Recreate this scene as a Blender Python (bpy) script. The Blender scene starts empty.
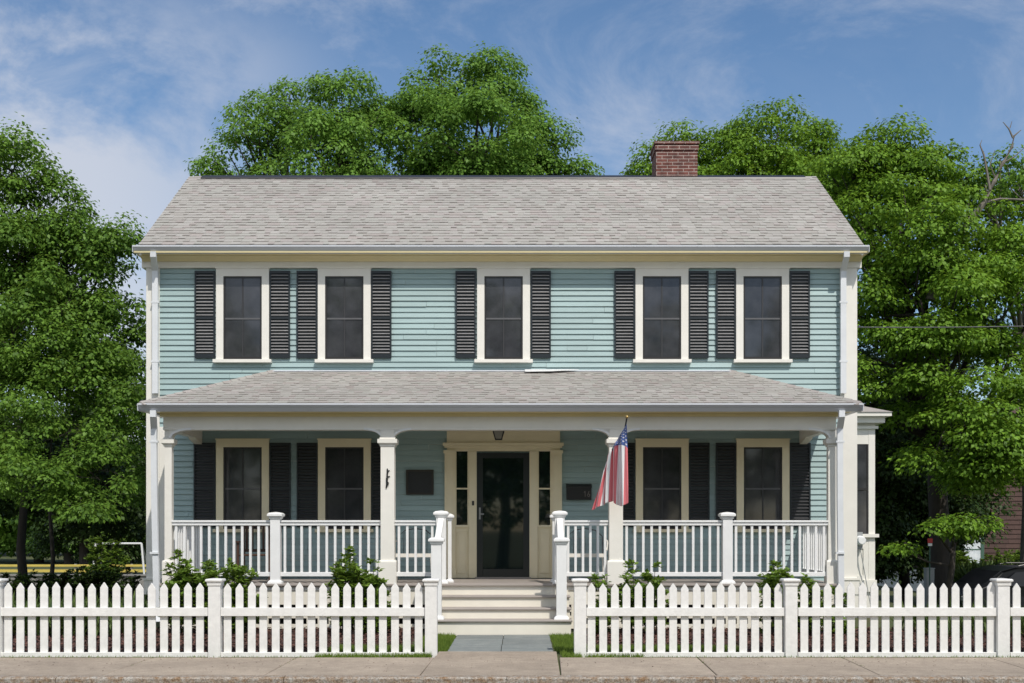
import bpy, math, random
import numpy as np
from mathutils import Vector
R = math.radians
scn = bpy.context.scene
col = scn.collection

# ------------------------------------------------------------------ camera
cam_d = bpy.data.cameras.new('camera')
cam = bpy.data.objects.new('camera', cam_d); col.objects.link(cam)
F = 1165.0
cam_d.sensor_width = 36; cam_d.lens = F / 1024 * 36
cam_d.shift_y = 188.5 / 1024
cam_d.clip_end = 3000
EYE = 1.55
cam.location = (0, 0, EYE); cam.rotation_euler = (R(90), 0, 0)
scn.camera = cam

# ------------------------------------------------------------------ world and sun
SUN_EL, SUN_AZ = R(52), R(23)          # azimuth measured from -Y (behind the camera) towards +X
world = bpy.data.worlds.new('World'); scn.world = world; world.use_nodes = True
wt = world.node_tree; wt.nodes.clear()
def wn(t, **k):
    n = wt.nodes.new(t)
    for a, b in k.items(): setattr(n, a, b)
    return n
wo = wn('ShaderNodeOutputWorld'); bg = wn('ShaderNodeBackground')
sky = wn('ShaderNodeTexSky'); sky.sky_type = 'NISHITA'; sky.sun_disc = False
sky.sun_elevation = SUN_EL; sky.sun_rotation = math.pi - SUN_AZ
sky.air_density = 1.0; sky.dust_density = 0.35; sky.ozone_density = 1.6; sky.altitude = 50
tc = wn('ShaderNodeTexCoord')
def wnoise(scale, loc, sc, detail=6, rough=0.6, dist=0.0):
    m = wn('ShaderNodeMapping'); m.inputs['Location'].default_value = loc
    m.inputs['Scale'].default_value = sc; m.inputs['Rotation'].default_value = (0, R(-24), 0)
    wt.links.new(tc.outputs['Generated'], m.inputs['Vector'])
    n = wn('ShaderNodeTexNoise'); n.inputs['Scale'].default_value = scale
    n.inputs['Detail'].default_value = detail; n.inputs['Roughness'].default_value = rough
    n.inputs['Distortion'].default_value = dist
    wt.links.new(m.outputs[0], n.inputs['Vector']); return n.outputs['Fac']
def wramp(src, a, b, lo=0.0, hi=1.0):
    m = wn('ShaderNodeMapRange'); m.interpolation_type = 'SMOOTHSTEP'
    m.inputs['From Min'].default_value = a; m.inputs['From Max'].default_value = b
    m.inputs['To Min'].default_value = lo; m.inputs['To Max'].default_value = hi
    wt.links.new(src, m.inputs['Value']); return m.outputs[0]
def wmath(op, a, b):
    m = wn('ShaderNodeMath', operation=op)
    for i, s in enumerate((a, b)):
        if isinstance(s, (int, float)): m.inputs[i].default_value = s
        else: wt.links.new(s, m.inputs[i])
    return m.outputs[0]
sep = wn('ShaderNodeSeparateXYZ'); wt.links.new(tc.outputs['Generated'], sep.inputs[0])
big = wramp(wnoise(5.0, (1.3, 4.4, 2.2), (1, 1, 1.5), 10, .62, .35), .36, .60)
side = wmath('MULTIPLY', wramp(sep.outputs['X'], -.10, -.34, .05, 1.0), wramp(sep.outputs['Z'], .415, .36, .25, 1.0))
wisp = wramp(wnoise(4.2, (8.3, 2.0, 5.1), (.8, 1, 1.9), 10, .66, .7), .40, .74)
cloud = wmath('MAXIMUM', wmath('MULTIPLY', big, side), wmath('MULTIPLY', wisp, .62))
cloud = wmath('MULTIPLY', cloud, .84)
mix = wn('ShaderNodeMix', data_type='RGBA')
wt.links.new(cloud, mix.inputs['Factor'])
hs_ = wn('ShaderNodeHueSaturation'); hs_.inputs['Saturation'].default_value = 1.14; hs_.inputs['Value'].default_value = .80
wt.links.new(sky.outputs[0], hs_.inputs['Color']); wt.links.new(hs_.outputs[0], mix.inputs[6]); mix.inputs[7].default_value = (4.1, 4.3, 4.8, 1)
# unseen bright clouds added behind the camera as fill for the shaded front
back = wmath('MULTIPLY', wramp(sep.outputs['Y'], -.05, -.5, 0.0, 1.0), wramp(wnoise(2.6, (6.3, 1.4, 9.2), (1, 1, 1.6), 7, .56, .3), .40, .60))
back = wmath('MULTIPLY', back, wramp(sep.outputs['Z'], .02, .12, 0.0, .85))
mix2 = wn('ShaderNodeMix', data_type='RGBA'); wt.links.new(back, mix2.inputs['Factor']); wt.links.new(mix.outputs[2], mix2.inputs[6]); mix2.inputs[7].default_value = (9.5, 9.5, 9.4, 1)
wt.links.new(mix2.outputs[2], bg.inputs['Color']); bg.inputs['Strength'].default_value = 0.15
wt.links.new(bg.outputs[0], wo.inputs[0])

sd = bpy.data.lights.new('sun', 'SUN'); sun = bpy.data.objects.new('sun', sd); col.objects.link(sun)
sd.energy = 3.4; sd.angle = R(0.53); sd.color = (1.0, .948, .872)
sdir = Vector((math.sin(SUN_AZ) * math.cos(SUN_EL), -math.cos(SUN_AZ) * math.cos(SUN_EL), math.sin(SUN_EL)))
sun.rotation_euler = sdir.to_track_quat('Z', 'Y').to_euler()
sun.location = (20, -30, 40)
vs = scn.view_settings
scn.display_settings.display_device = 'sRGB'
vs.view_transform = 'Standard'; vs.look = 'None'; vs.gamma = 1; vs.exposure = 0.06; vs.use_curve_mapping = False

# ------------------------------------------------------------------ materials
def mat(name, c, rough=.6, var=0.0, vscale=3.0, island=0.0, bump=0.0, bscale=40, metal=0.0, spec=.5,
        c2=None, stretch=(1, 1, 1)):
    m = bpy.data.materials.new(name); m.use_nodes = True; t = m.node_tree; b = t.nodes['Principled BSDF']
    b.inputs['Roughness'].default_value = rough; b.inputs['Metallic'].default_value = metal
    b.inputs['Specular IOR Level'].default_value = spec
    tcn = t.nodes.new('ShaderNodeTexCoord'); mp = t.nodes.new('ShaderNodeMapping')
    mp.inputs['Scale'].default_value = stretch
    t.links.new(tcn.outputs['Object'], mp.inputs['Vector'])
    out = None
    rgb = t.nodes.new('ShaderNodeRGB'); rgb.outputs[0].default_value = (*c, 1); out = rgb.outputs[0]
    if c2 or var:
        n = t.nodes.new('ShaderNodeTexNoise'); n.inputs['Scale'].default_value = vscale
        n.inputs['Detail'].default_value = 6; n.inputs['Roughness'].default_value = .62
        t.links.new(mp.outputs[0], n.inputs['Vector'])
        mr = t.nodes.new('ShaderNodeMapRange'); mr.inputs['From Min'].default_value = .32; mr.inputs['From Max'].default_value = .68
        t.links.new(n.outputs['Fac'], mr.inputs['Value'])
        mx = t.nodes.new('ShaderNodeMix'); mx.data_type = 'RGBA'
        t.links.new(mr.outputs[0], mx.inputs['Factor']); t.links.new(out, mx.inputs[6])
        d = c2 if c2 else tuple(x * (1 - var) for x in c)
        mx.inputs[7].default_value = (*d, 1); out = mx.outputs[2]
    if island:
        g = t.nodes.new('ShaderNodeNewGeometry')
        mr = t.nodes.new('ShaderNodeMapRange'); mr.inputs['To Min'].default_value = 1 - island; mr.inputs['To Max'].default_value = 1 + island
        t.links.new(g.outputs['Random Per Island'], mr.inputs['Value'])
        hs = t.nodes.new('ShaderNodeHueSaturation'); t.links.new(mr.outputs[0], hs.inputs['Value'])
        t.links.new(out, hs.inputs['Color']); out = hs.outputs[0]
    t.links.new(out, b.inputs['Base Color'])
    if bump:
        n = t.nodes.new('ShaderNodeTexNoise'); n.inputs['Scale'].default_value = bscale; n.inputs['Detail'].default_value = 5
        t.links.new(mp.outputs[0], n.inputs['Vector'])
        bp = t.nodes.new('ShaderNodeBump'); bp.inputs['Strength'].default_value = bump; bp.inputs['Distance'].default_value = .01
        t.links.new(n.outputs['Fac'], bp.inputs['Height']); t.links.new(bp.outputs[0], b.inputs['Normal'])
    return m

def leaf_mat(name, dark, light, trans=.35, yellow=.5):
    m = bpy.data.materials.new(name); m.use_nodes = True; t = m.node_tree; t.nodes.clear()
    L = t.links.new; N = t.nodes.new
    g = N('ShaderNodeNewGeometry'); tcn = N('ShaderNodeTexCoord')
    n = N('ShaderNodeTexNoise'); n.inputs['Scale'].default_value = .55; n.inputs['Detail'].default_value = 3
    L(tcn.outputs['Object'], n.inputs['Vector'])
    a = N('ShaderNodeMath'); a.operation = 'ADD'; L(g.outputs['Random Per Island'], a.inputs[0]); L(n.outputs['Fac'], a.inputs[1])
    mr = N('ShaderNodeMapRange'); mr.inputs['From Min'].default_value = .35; mr.inputs['From Max'].default_value = 1.45
    L(a.outputs[0], mr.inputs['Value'])
    mx = N('ShaderNodeMix'); mx.data_type = 'RGBA'; mx.inputs[6].default_value = (*dark, 1); mx.inputs[7].default_value = (*light, 1)
    L(mr.outputs[0], mx.inputs['Factor'])
    b = N('ShaderNodeBsdfPrincipled'); b.inputs['Roughness'].default_value = .5; b.inputs['Specular IOR Level'].default_value = .22
    L(mx.outputs[2], b.inputs['Base Color'])
    tr = N('ShaderNodeBsdfTranslucent'); h = N('ShaderNodeHueSaturation'); h.inputs['Hue'].default_value = .485
    h.inputs['Value'].default_value = 1.3; L(mx.outputs[2], h.inputs['Color']); L(h.outputs[0], tr.inputs['Color'])
    ms = N('ShaderNodeMixShader'); ms.inputs[0].default_value = trans; L(b.outputs[0], ms.inputs[1]); L(tr.outputs[0], ms.inputs[2])
    o = N('ShaderNodeOutputMaterial'); L(ms.outputs[0], o.inputs[0])
    return m

M = {}
M['white'] = mat('white_paint', (.80, .80, .79), .45, var=.07, vscale=6, bump=.15, bscale=25)
M['fence'] = mat('fence_paint', (.79, .78, .755), .5, var=.12, vscale=11, bump=.25, bscale=30, island=.02)
M['cream'] = mat('cream_paint', (.77, .73, .63), .5, var=.06, vscale=4, bump=.1)
M['cream2'] = mat('shade_lifted_cream', (.81, .725, .51), .5, var=.06, vscale=4, bump=.1)  # cream paint, warmed and lightened in the colour to offset the porch shade
M['trim'] = mat('trim_paint', (.79, .765, .70), .5, var=.06, vscale=4, bump=.1)
M['bouncetrim'] = mat('bounce_tinted_trim', (.80, .69, .40), .5, var=.06, vscale=4)  # soffit trim with the warm ground bounce put into its colour
M['teal'] = mat('teal_clapboard', (.330, .446, .445), .55, var=.15, vscale=1.3, island=.06, bump=.2, bscale=20, stretch=(.4, 1, 5))
M['gutter'] = mat('aluminium_gutter', (.60, .62, .66), .35, var=.06)
M['shutter'] = mat('shutter_frame_paint', (.012, .017, .021), .4)
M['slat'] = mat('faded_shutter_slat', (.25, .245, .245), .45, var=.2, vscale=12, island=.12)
M['slat_shade'] = mat('shaded_shutter_slat', (.055, .055, .058), .45, var=.2, vscale=12, island=.12)  # darker slat copy for the lower shutters, porch shade put into the colour
M['spout'] = mat('painted_downspout', (.70, .72, .74), .4, var=.08, vscale=5)
M['screen'] = mat('storm_frame', (.022, .02, .02), .4)
M['sash'] = mat('sash_grey', (.10, .10, .105), .5)
M['muntin'] = mat('muntin_dark', (.03, .03, .033), .5)
def glass_mat(name, c, c2, rough=.06, sc=2.0):
    m = mat(name, c, rough, c2=c2, vscale=sc, spec=.6)
    return m
M['pane'] = glass_mat('window_pane', (.026, .027, .031), (.062, .063, .071), .05, 2.2)
M['doorglass'] = glass_mat('storm_door_glass', (.006, .011, .011), (.010, .018, .017), .03, 2.0)
M['doorblack'] = mat('black_door_paint', (.012, .016, .017), .35)
M['floor'] = mat('porch_floor_paint', (.36, .32, .29), .55, var=.12, vscale=3)
M['black'] = mat('black_metal', (.012, .012, .012), .4)
M['brass'] = mat('brass', (.6, .42, .16), .3, metal=1)
M['lampglass'] = mat('lantern_glass', (.26, .25, .21), .15)
M['dark'] = mat('under_porch_shade', (.02, .02, .02), .9)
M['plaque'] = mat('bronze_plaque', (.035, .03, .022), .5, var=.3, vscale=20)
M['plaque2'] = mat('plaque_face', (.02, .022, .024), .55, var=.3, vscale=40)
M['digit'] = mat('mailbox_digits', (.22, .19, .17), .4)
M['granite'] = mat('granite_kerb', (.34, .32, .285), .8, c2=(.20, .12, .06), vscale=16, bump=1.0, bscale=18)
M['asphalt'] = mat('asphalt', (.12, .115, .11), .85, var=.3, vscale=30, bump=.4, bscale=80)
M['slate'] = mat('bluestone', (.17, .19, .185), .7, c2=(.235, .25, .235), vscale=4, island=.10, bump=.3, bscale=14)
M['iron'] = mat('white_iron', (.80, .77, .70), .5)
M['brownwood'] = mat('brown_wood', (.075, .038, .025), .55, var=.3, vscale=8)
M['bark'] = mat('bark', (.052, .042, .034), .9, var=.45, vscale=5, bump=.8, bscale=14, stretch=(1, 1, .25))
M['deadbark'] = mat('dead_bark', (.20, .175, .15), .9, var=.3, vscale=5)
M['shingle_house'] = mat('brown_shingles', (.080, .043, .035), .8, var=.2, vscale=4, island=.15)
M['ydark'] = mat('field_yellow', (.62, .48, .10), .6, var=.15)
M['concrete'] = mat('grey_concrete', (.26, .25, .235), .85, var=.2, vscale=3, bump=.3)
M['car'] = mat('black_car_paint', (.010, .011, .014), .3, spec=.35)
M['carglass'] = mat('car_glass', (.012, .014, .018), .5, spec=.1)
M['rubber'] = mat('rubber', (.015, .015, .015), .8)
M['chrome'] = mat('silver', (.5, .5, .5), .3, metal=1)
M['lamp_clear'] = mat('car_lamp', (.45, .45, .45), .15)
M['red'] = mat('red_paint', (.45, .02, .02), .5)
M['green'] = mat('green_trim', (.05, .11, .08), .6)
M['curtain'] = mat('white_curtain', (.75, .78, .80), .7, c2=(.5, .56, .6), vscale=8)
M['grey'] = mat('grey_box', (.30, .31, .31), .6)
M['flag_red'] = mat('flag_red', (.72, .18, .20), .8, var=.08)
M['flag_white'] = mat('flag_white', (.86, .84, .83), .8, var=.06)
M['flag_blue'] = mat('flag_blue', (.07, .12, .33), .8, var=.08)
M['soil'] = mat('mulch', (.085, .042, .032), .95, c2=(.030, .017, .013), vscale=22, bump=1.0, bscale=45)
M['chip'] = mat('mulch_chip', (.11, .052, .038), .9, island=.45)
M['grassland'] = mat('lawn', (.055, .085, .022), .95, c2=(.085, .075, .03), vscale=2.5, bump=.8, bscale=60)
M['blade'] = leaf_mat('grass_blade', (.08, .14, .02), (.20, .29, .05), .35)
M['maple'] = leaf_mat('maple_leaf', (.055, .125, .008), (.21, .37, .038), .34)
M['ash'] = leaf_mat('ash_leaf', (.055, .125, .018), (.205, .375, .06), .40)
M['ashl'] = leaf_mat('ash_leaf_dark', (.048, .11, .015), (.19, .335, .05), .40)
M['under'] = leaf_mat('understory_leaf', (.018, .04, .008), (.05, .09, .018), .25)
M['shrub'] = leaf_mat('shrub_leaf', (.075, .15, .02), (.21, .32, .05), .3)
M['hosta'] = leaf_mat('bed_plant_leaf', (.035, .075, .018), (.12, .17, .04), .25)

# concrete sidewalk: aggregate speckle and stains
M['walk'] = mat('sidewalk_concrete', (.365, .300, .232), .9, c2=(.295, .24, .185), vscale=1.3, island=.05, bump=.35, bscale=70)
def speckle(m, scale, amt):
    t = m.node_tree; b = t.nodes['Principled BSDF']; src = b.inputs['Base Color'].links[0].from_socket
    tcn = t.nodes.new('ShaderNodeTexCoord'); n = t.nodes.new('ShaderNodeTexNoise'); n.inputs['Scale'].default_value = scale
    n.inputs['Detail'].default_value = 3; t.links.new(tcn.outputs['Object'], n.inputs['Vector'])
    mr = t.nodes.new('ShaderNodeMapRange'); mr.inputs['From Min'].default_value = .35; mr.inputs['From Max'].default_value = .65
    mr.inputs['To Min'].default_value = 1 - amt; mr.inputs['To Max'].default_value = 1 + amt
    t.links.new(n.outputs['Fac'], mr.inputs['Value'])
    h = t.nodes.new('ShaderNodeHueSaturation'); t.links.new(mr.outputs[0], h.inputs['Value']); t.links.new(src, h.inputs['Color'])
    t.links.new(h.outputs[0], b.inputs['Base Color'])
speckle(M['walk'], 55, .13); speckle(M['walk'], 7, .08); speckle(M['walk'], .9, .08); speckle(M['granite'], 60, .4); speckle(M['slate'], 40, .08)

# roof shingles: colour picked per tab
def shingle_mat():
    m = bpy.data.materials.new('asphalt_shingle'); m.use_nodes = True; t = m.node_tree; b = t.nodes['Principled BSDF']
    b.inputs['Roughness'].default_value = .9; b.inputs['Specular IOR Level'].default_value = .2
    g = t.nodes.new('ShaderNodeNewGeometry'); r = t.nodes.new('ShaderNodeValToRGB'); e = r.color_ramp.elements
    r.color_ramp.interpolation = 'CONSTANT'
    cs = [(.0, (.340, .322, .296)), (.18, (.355, .338, .312)), (.36, (.33, .315, .288)), (.5, (.345, .315, .295)),
          (.62, (.345, .335, .305)), (.76, (.318, .298, .272)), (.84, (.365, .348, .322)), (.93, (.335, .302, .28))]
    e[0].position, e[0].color = 0, (*cs[0][1], 1); e[1].position, e[1].color = cs[1][0], (*cs[1][1], 1)
    for p, c in cs[2:]:
        k = e.new(p); k.color = (*c, 1)
    t.links.new(g.outputs['Random Per Island'], r.inputs[0])
    tcn = t.nodes.new('ShaderNodeTexCoord'); n = t.nodes.new('ShaderNodeTexNoise'); n.inputs['Scale'].default_value = 60; n.inputs['Detail'].default_value = 2
    t.links.new(tcn.outputs['Object'], n.inputs['Vector'])
    n2 = t.nodes.new('ShaderNodeTexNoise'); n2.inputs['Scale'].default_value = .8; n2.inputs['Detail'].default_value = 4
    t.links.new(tcn.outputs['Object'], n2.inputs['Vector'])
    a = t.nodes.new('ShaderNodeMath'); a.operation = 'ADD'; t.links.new(n.outputs['Fac'], a.inputs[0]); t.links.new(n2.outputs['Fac'], a.inputs[1])
    mr = t.nodes.new('ShaderNodeMapRange'); mr.inputs['From Min'].default_value = .7; mr.inputs['From Max'].default_value = 1.3
    mr.inputs['To Min'].default_value = .86; mr.inputs['To Max'].default_value = 1.12
    t.links.new(a.outputs[0], mr.inputs['Value'])
    h = t.nodes.new('ShaderNodeHueSaturation'); t.links.new(mr.outputs[0], h.inputs['Value']); t.links.new(r.outputs[0], h.inputs['Color'])
    t.links.new(h.outputs[0], b.inputs['Base Color']); return m
M['shingle'] = shingle_mat()

M['shinglegap'] = mat('shingle_dark_course', (.19, .165, .15), .9, island=.3)
def brick_mat(name, scale, c1, c2, mortar):
    m = bpy.data.materials.new(name); m.use_nodes = True; t = m.node_tree; b = t.nodes['Principled BSDF']
    b.inputs['Roughness'].default_value = .9
    tcn = t.nodes.new('ShaderNodeTexCoord'); s = t.nodes.new('ShaderNodeSeparateXYZ'); cb = t.nodes.new('ShaderNodeCombineXYZ')
    a = t.nodes.new('ShaderNodeMath'); a.operation = 'ADD'
    t.links.new(tcn.outputs['Object'], s.inputs[0]); t.links.new(s.outputs[0], a.inputs[0]); t.links.new(s.outputs[1], a.inputs[1])
    t.links.new(a.outputs[0], cb.inputs[0]); t.links.new(s.outputs[2], cb.inputs[1])
    k = t.nodes.new('ShaderNodeTexBrick'); k.inputs['Scale'].default_value = 1
    k.inputs['Brick Width'].default_value = .205; k.inputs['Row Height'].default_value = .062; k.inputs['Mortar Size'].default_value = .0065
    k.inputs['Mortar Smooth'].default_value = .3; k.inputs['Bias'].default_value = -.1
    k.inputs['Color1'].default_value = (*c1, 1); k.inputs['Color2'].default_value = (*c2, 1); k.inputs['Mortar'].default_value = (*mortar, 1)
    t.links.new(cb.outputs[0], k.inputs['Vector'])
    n = t.nodes.new('ShaderNodeTexNoise'); n.inputs['Scale'].default_value = 9; n.inputs['Detail'].default_value = 6
    t.links.new(tcn.outputs['Object'], n.inputs['Vector'])
    mr = t.nodes.new('ShaderNodeMapRange'); mr.inputs['From Min'].default_value = .3; mr.inputs['From Max'].default_value = .7
    mr.inputs['To Min'].default_value = .6; mr.inputs['To Max'].default_value = 1.25; t.links.new(n.outputs['Fac'], mr.inputs['Value'])
    h = t.nodes.new('ShaderNodeHueSaturation'); t.links.new(mr.outputs[0], h.inputs['Value']); t.links.new(k.outputs[0], h.inputs['Color'])
    t.links.new(h.outputs[0], b.inputs['Base Color'])
    bp = t.nodes.new('ShaderNodeBump'); bp.inputs['Strength'].default_value = .6; bp.inputs['Distance'].default_value = .01; bp.invert = True
    t.links.new(k.outputs['Fac'], bp.inputs['Height']); t.links.new(bp.outputs[0], b.inputs['Normal'])
    return m
M['brick'] = brick_mat('chimney_brick', 1, (.165, .056, .042), (.11, .042, .036), (.42, .35, .31))

# ------------------------------------------------------------------ helpers
WORLD = {}
def at(px, py, Y): return ((px - 512) * Y / F, Y, EYE + (530 - py) * Y / F)
def X_(px, Y): return (px - 512) * Y / F
def Z_(py, Y): return EYE + (530 - py) * Y / F
def tag(o, label=None, cat=None, group=None, kind=None):
    for k, v in (('label', label), ('category', cat), ('group', group), ('kind', kind)):
        if v: o[k] = v
    return o
def thing(name, loc, label, cat, group=None):
    o = bpy.data.objects.new(name, None); col.objects.link(o); o.location = loc
    o.empty_display_size = .3
    WORLD[o.name] = Vector(loc); return tag(o, label, cat, group)

class MB:
    def __init__(s): s.v = []; s.f = []; s.m = []
    def add(s, vs, fs, m=0):
        b = len(s.v); s.v += [tuple(v) for v in vs]
        s.f += [tuple(b + i for i in f) for f in fs]; s.m += [m] * len(fs); return s
    def box(s, x0, x1, y0, y1, z0, z1, m=0):
        return s.add([(x0, y0, z0), (x1, y0, z0), (x1, y1, z0), (x0, y1, z0), (x0, y0, z1), (x1, y0, z1), (x1, y1, z1), (x0, y1, z1)],
                     [(3, 2, 1, 0), (4, 5, 6, 7), (0, 1, 5, 4), (1, 2, 6, 5), (2, 3, 7, 6), (3, 0, 4, 7)], m)
    def prism(s, poly, a0, a1, axis='x', m=0):
        """poly: list of 2D points; axis x -> (y,z), y -> (x,z), z -> (x,y)"""
        def P(p, a):
            return (a, p[0], p[1]) if axis == 'x' else ((p[0], a, p[1]) if axis == 'y' else (p[0], p[1], a))
        n = len(poly); vs = [P(p, a0) for p in poly] + [P(p, a1) for p in poly]
        fs = [tuple(range(n))[::-1], tuple(range(n, 2 * n))] + [(i, (i + 1) % n, n + (i + 1) % n, n + i) for i in range(n)]
        return s.add(vs, fs, m)
    def stack(s, cx, cy, prof, m=0):
        """square section stack: prof [(half, z)...]"""
        vs = []; fs = []
        for h, z in prof: vs += [(cx - h, cy - h, z), (cx + h, cy - h, z), (cx + h, cy + h, z), (cx - h, cy + h, z)]
        for k in range(len(prof) - 1):
            for i in range(4): fs.append((4 * k + i, 4 * k + (i + 1) % 4, 4 * k + 4 + (i + 1) % 4, 4 * k + 4 + i))
        n = 4 * (len(prof) - 1); fs.append((3, 2, 1, 0)); fs.append((n, n + 1, n + 2, n + 3))
        return s.add(vs, fs, m)
    def lathe(s, c, prof, n=12, m=0, axis='z'):
        vs = []; fs = []
        for r, h in prof:
            for i in range(n):
                a = 2 * math.pi * i / n; p = (r * math.cos(a), r * math.sin(a))
                vs.append((c[0] + p[0], c[1] + p[1], c[2] + h) if axis == 'z' else (c[0] + p[0], c[1] + h, c[2] + p[1]))
        for k in range(len(prof) - 1):
            for i in range(n): fs.append((k * n + i, k * n + (i + 1) % n, (k + 1) * n + (i + 1) % n, (k + 1) * n + i))
        fs.append(tuple(range(n))[::-1]); fs.append(tuple(range((len(prof) - 1) * n, len(prof) * n)))
        return s.add(vs, fs, m)
    def tube(s, pts, rad, n=6, m=0):
        pts = [Vector(p) for p in pts]
        if not hasattr(rad, '__len__'): rad = [rad] * len(pts)
        vs = []; fs = []
        for k, p in enumerate(pts):
            d = (pts[min(k + 1, len(pts) - 1)] - pts[max(k - 1, 0)]).normalized()
            u = d.cross(Vector((0, 0, 1)) if abs(d.z) < .9 else Vector((1, 0, 0))).normalized(); w = d.cross(u)
            for i in range(n):
                a = 2 * math.pi * i / n; vs.append(p + (u * math.cos(a) + w * math.sin(a)) * rad[k])
        for k in range(len(pts) - 1):
            for i in range(n): fs.append((k * n + i, k * n + (i + 1) % n, (k + 1) * n + (i + 1) % n, (k + 1) * n + i))
        fs.append(tuple(range(n))[::-1]); fs.append(tuple(range((len(pts) - 1) * n, len(pts) * n)))
        return s.add(vs, fs, m)
    def build(s, name, mats, parent=None, bevel=0, smooth=False):
        if not isinstance(mats, (list, tuple)): mats = [mats]
        org = WORLD.get(parent.name, Vector((0, 0, 0))) if parent else Vector((0, 0, 0))
        me = bpy.data.meshes.new(name)
        me.from_pydata([(v[0] - org.x, v[1] - org.y, v[2] - org.z) for v in s.v], [], s.f)
        for k in mats: me.materials.append(k)
        me.polygons.foreach_set('material_index', s.m)
        if smooth: me.polygons.foreach_set('use_smooth', [True] * len(s.f))
        me.update()
        import bmesh
        bm = bmesh.new(); bm.from_mesh(me); bmesh.ops.recalc_face_normals(bm, faces=bm.faces); bm.to_mesh(me); bm.free()
        o = bpy.data.objects.new(name, me); col.objects.link(o)
        if parent: o.parent = parent
        WORLD[o.name] = org
        if bevel:
            b = o.modifiers.new('bevel', 'BEVEL'); b.width = bevel; b.segments = 1; b.limit_method = 'ANGLE'
        return o

def quads_object(name, V, mtl, parent=None, org=Vector((0, 0, 0))):
    """V: (n,4,3) array of quads"""
    n = V.shape[0]; me = bpy.data.meshes.new(name)
    me.vertices.add(n * 4); me.loops.add(n * 4); me.polygons.add(n)
    me.vertices.foreach_set('co', (V - np.array(org)).reshape(-1).astype(np.float32))
    me.loops.foreach_set('vertex_index', np.arange(n * 4, dtype=np.int32))
    me.polygons.foreach_set('loop_start', np.arange(0, n * 4, 4, dtype=np.int32))
    me.materials.append(mtl); me.update(calc_edges=True); me.validate()
    o = bpy.data.objects.new(name, me); col.objects.link(o)
    if parent: o.parent = parent
    WORLD[o.name] = Vector(org); return o

def leaf_quads(P, Nrm, D, L, W, fold=.25):
    """P base points, Nrm normals, D leaf directions"""
    D = D - Nrm * np.sum(D * Nrm, 1, keepdims=True); D /= np.linalg.norm(D, axis=1, keepdims=True) + 1e-9
    S = np.cross(Nrm, D); L = L[:, None]; W = W[:, None]
    a = P; c = P + D * L - Nrm * L * .12
    b = P + D * L * .45 + S * W + Nrm * W * fold; d = P + D * L * .45 - S * W + Nrm * W * fold
    return np.stack([a, b, c, d], 1)

# ------------------------------------------------------------------ setting
def h_ground(x, y):
    def ss(a, b, t):
        t = min(1, max(0, (t - a) / (b - a))); return t * t * (3 - 2 * t)
    return -.75 * ss(8.0, 11.0, x) * ss(18.0, 24.0, y) - .25 * ss(-8, -12, x) * ss(26, 34, y)
def grid(name, xs, ys, zf, m):
    mb = MB(); n = len(xs)
    for y in ys:
        for x in xs: mb.v.append((x, y, zf(x, y)))
    for j in range(len(ys) - 1):
        for i in range(n - 1): mb.f.append((j * n + i, j * n + i + 1, (j + 1) * n + i + 1, (j + 1) * n + i)); mb.m.append(0)
    return tag(mb.build(name, m), kind='structure')
xs = [-1500, -300, -100, -50] + [x * .5 for x in range(-60, 61)] + [50, 100, 300, 1500]
ys = [12.42, 12.6, 14] + [15 + y * .5 for y in range(0, 60)] + [50, 60, 80, 150, 400, 1500]
grid('ground', xs, ys, lambda x, y: h_ground(x, y) - .02, M['grassland'])
tag(MB().box(-1500, 1500, 3.2, 12.27, -.3, -.13).build('road', M['asphalt']), kind='structure')
tag(MB().box(-1500, 1500, -1500, 3.2, -.3, -.01).build('ground_across_the_road', M['grassland']), kind='structure')
kb = MB(); x = -14.3
rnd = random.Random(4)
for L in (2.1, 2.6, 2.3, 2.5, 2.4, 2.35, 2.2, 2.6, 2.3, 2.4, 2.5, 2.4):
    kb.prism([(12.272, -.28), (12.262, -.02), (12.285, 0.0), (12.42, .002), (12.42, -.28)], x, x + L - .008, 'x'); x += L
tag(kb.build('kerb', M['granite']), kind='structure')
# pavement slabs with open joints
joints = [-13.0, -11.2, -9.5, -7.75, -6.02, -4.33, -2.6, -.935, .57, 2.24, 3.98, 5.75, 7.5, 9.2, 10.9, 13]
sw = MB()
for a, b in zip(joints[:-1], joints[1:]):
    y1 = 14.76 if a == -.935 else 14.06
    o = .035 if a != -.935 else 0
    sw.add([(a + .006 - .05, 12.424, -.06), (b - .006 - .05, 12.424, -.06), (b - .006, y1, -.06), (a + .006, y1, -.06),
            (a + .006 - .05, 12.424, 0), (b - .006 - .05, 12.424, 0), (b - .006, y1, .012), (a + .006, y1, .012)],
           [(3, 2, 1, 0), (4, 5, 6, 7), (0, 1, 5, 4), (1, 2, 6, 5), (2, 3, 7, 6), (3, 0, 4, 7)])
tag(sw.build('sidewalk', M['walk'], bevel=.006), kind='structure')
# bluestone path
ps = MB(); ya = [14.775, 15.62, 16.42, 17.05]
for j in range(3):
    for x0, x1 in ((-.81, -.135), (-.127, .535)):
        k = .008 * (j - 1); ps.box(x0 + k, x1 + k, ya[j] + .004, ya[j + 1] - .004, -.05, .014 + .002 * ((j * 2 + (x0 > -.5)) % 3))
tag(ps.build('path', M['slate'], bevel=.004), kind='structure')

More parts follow.
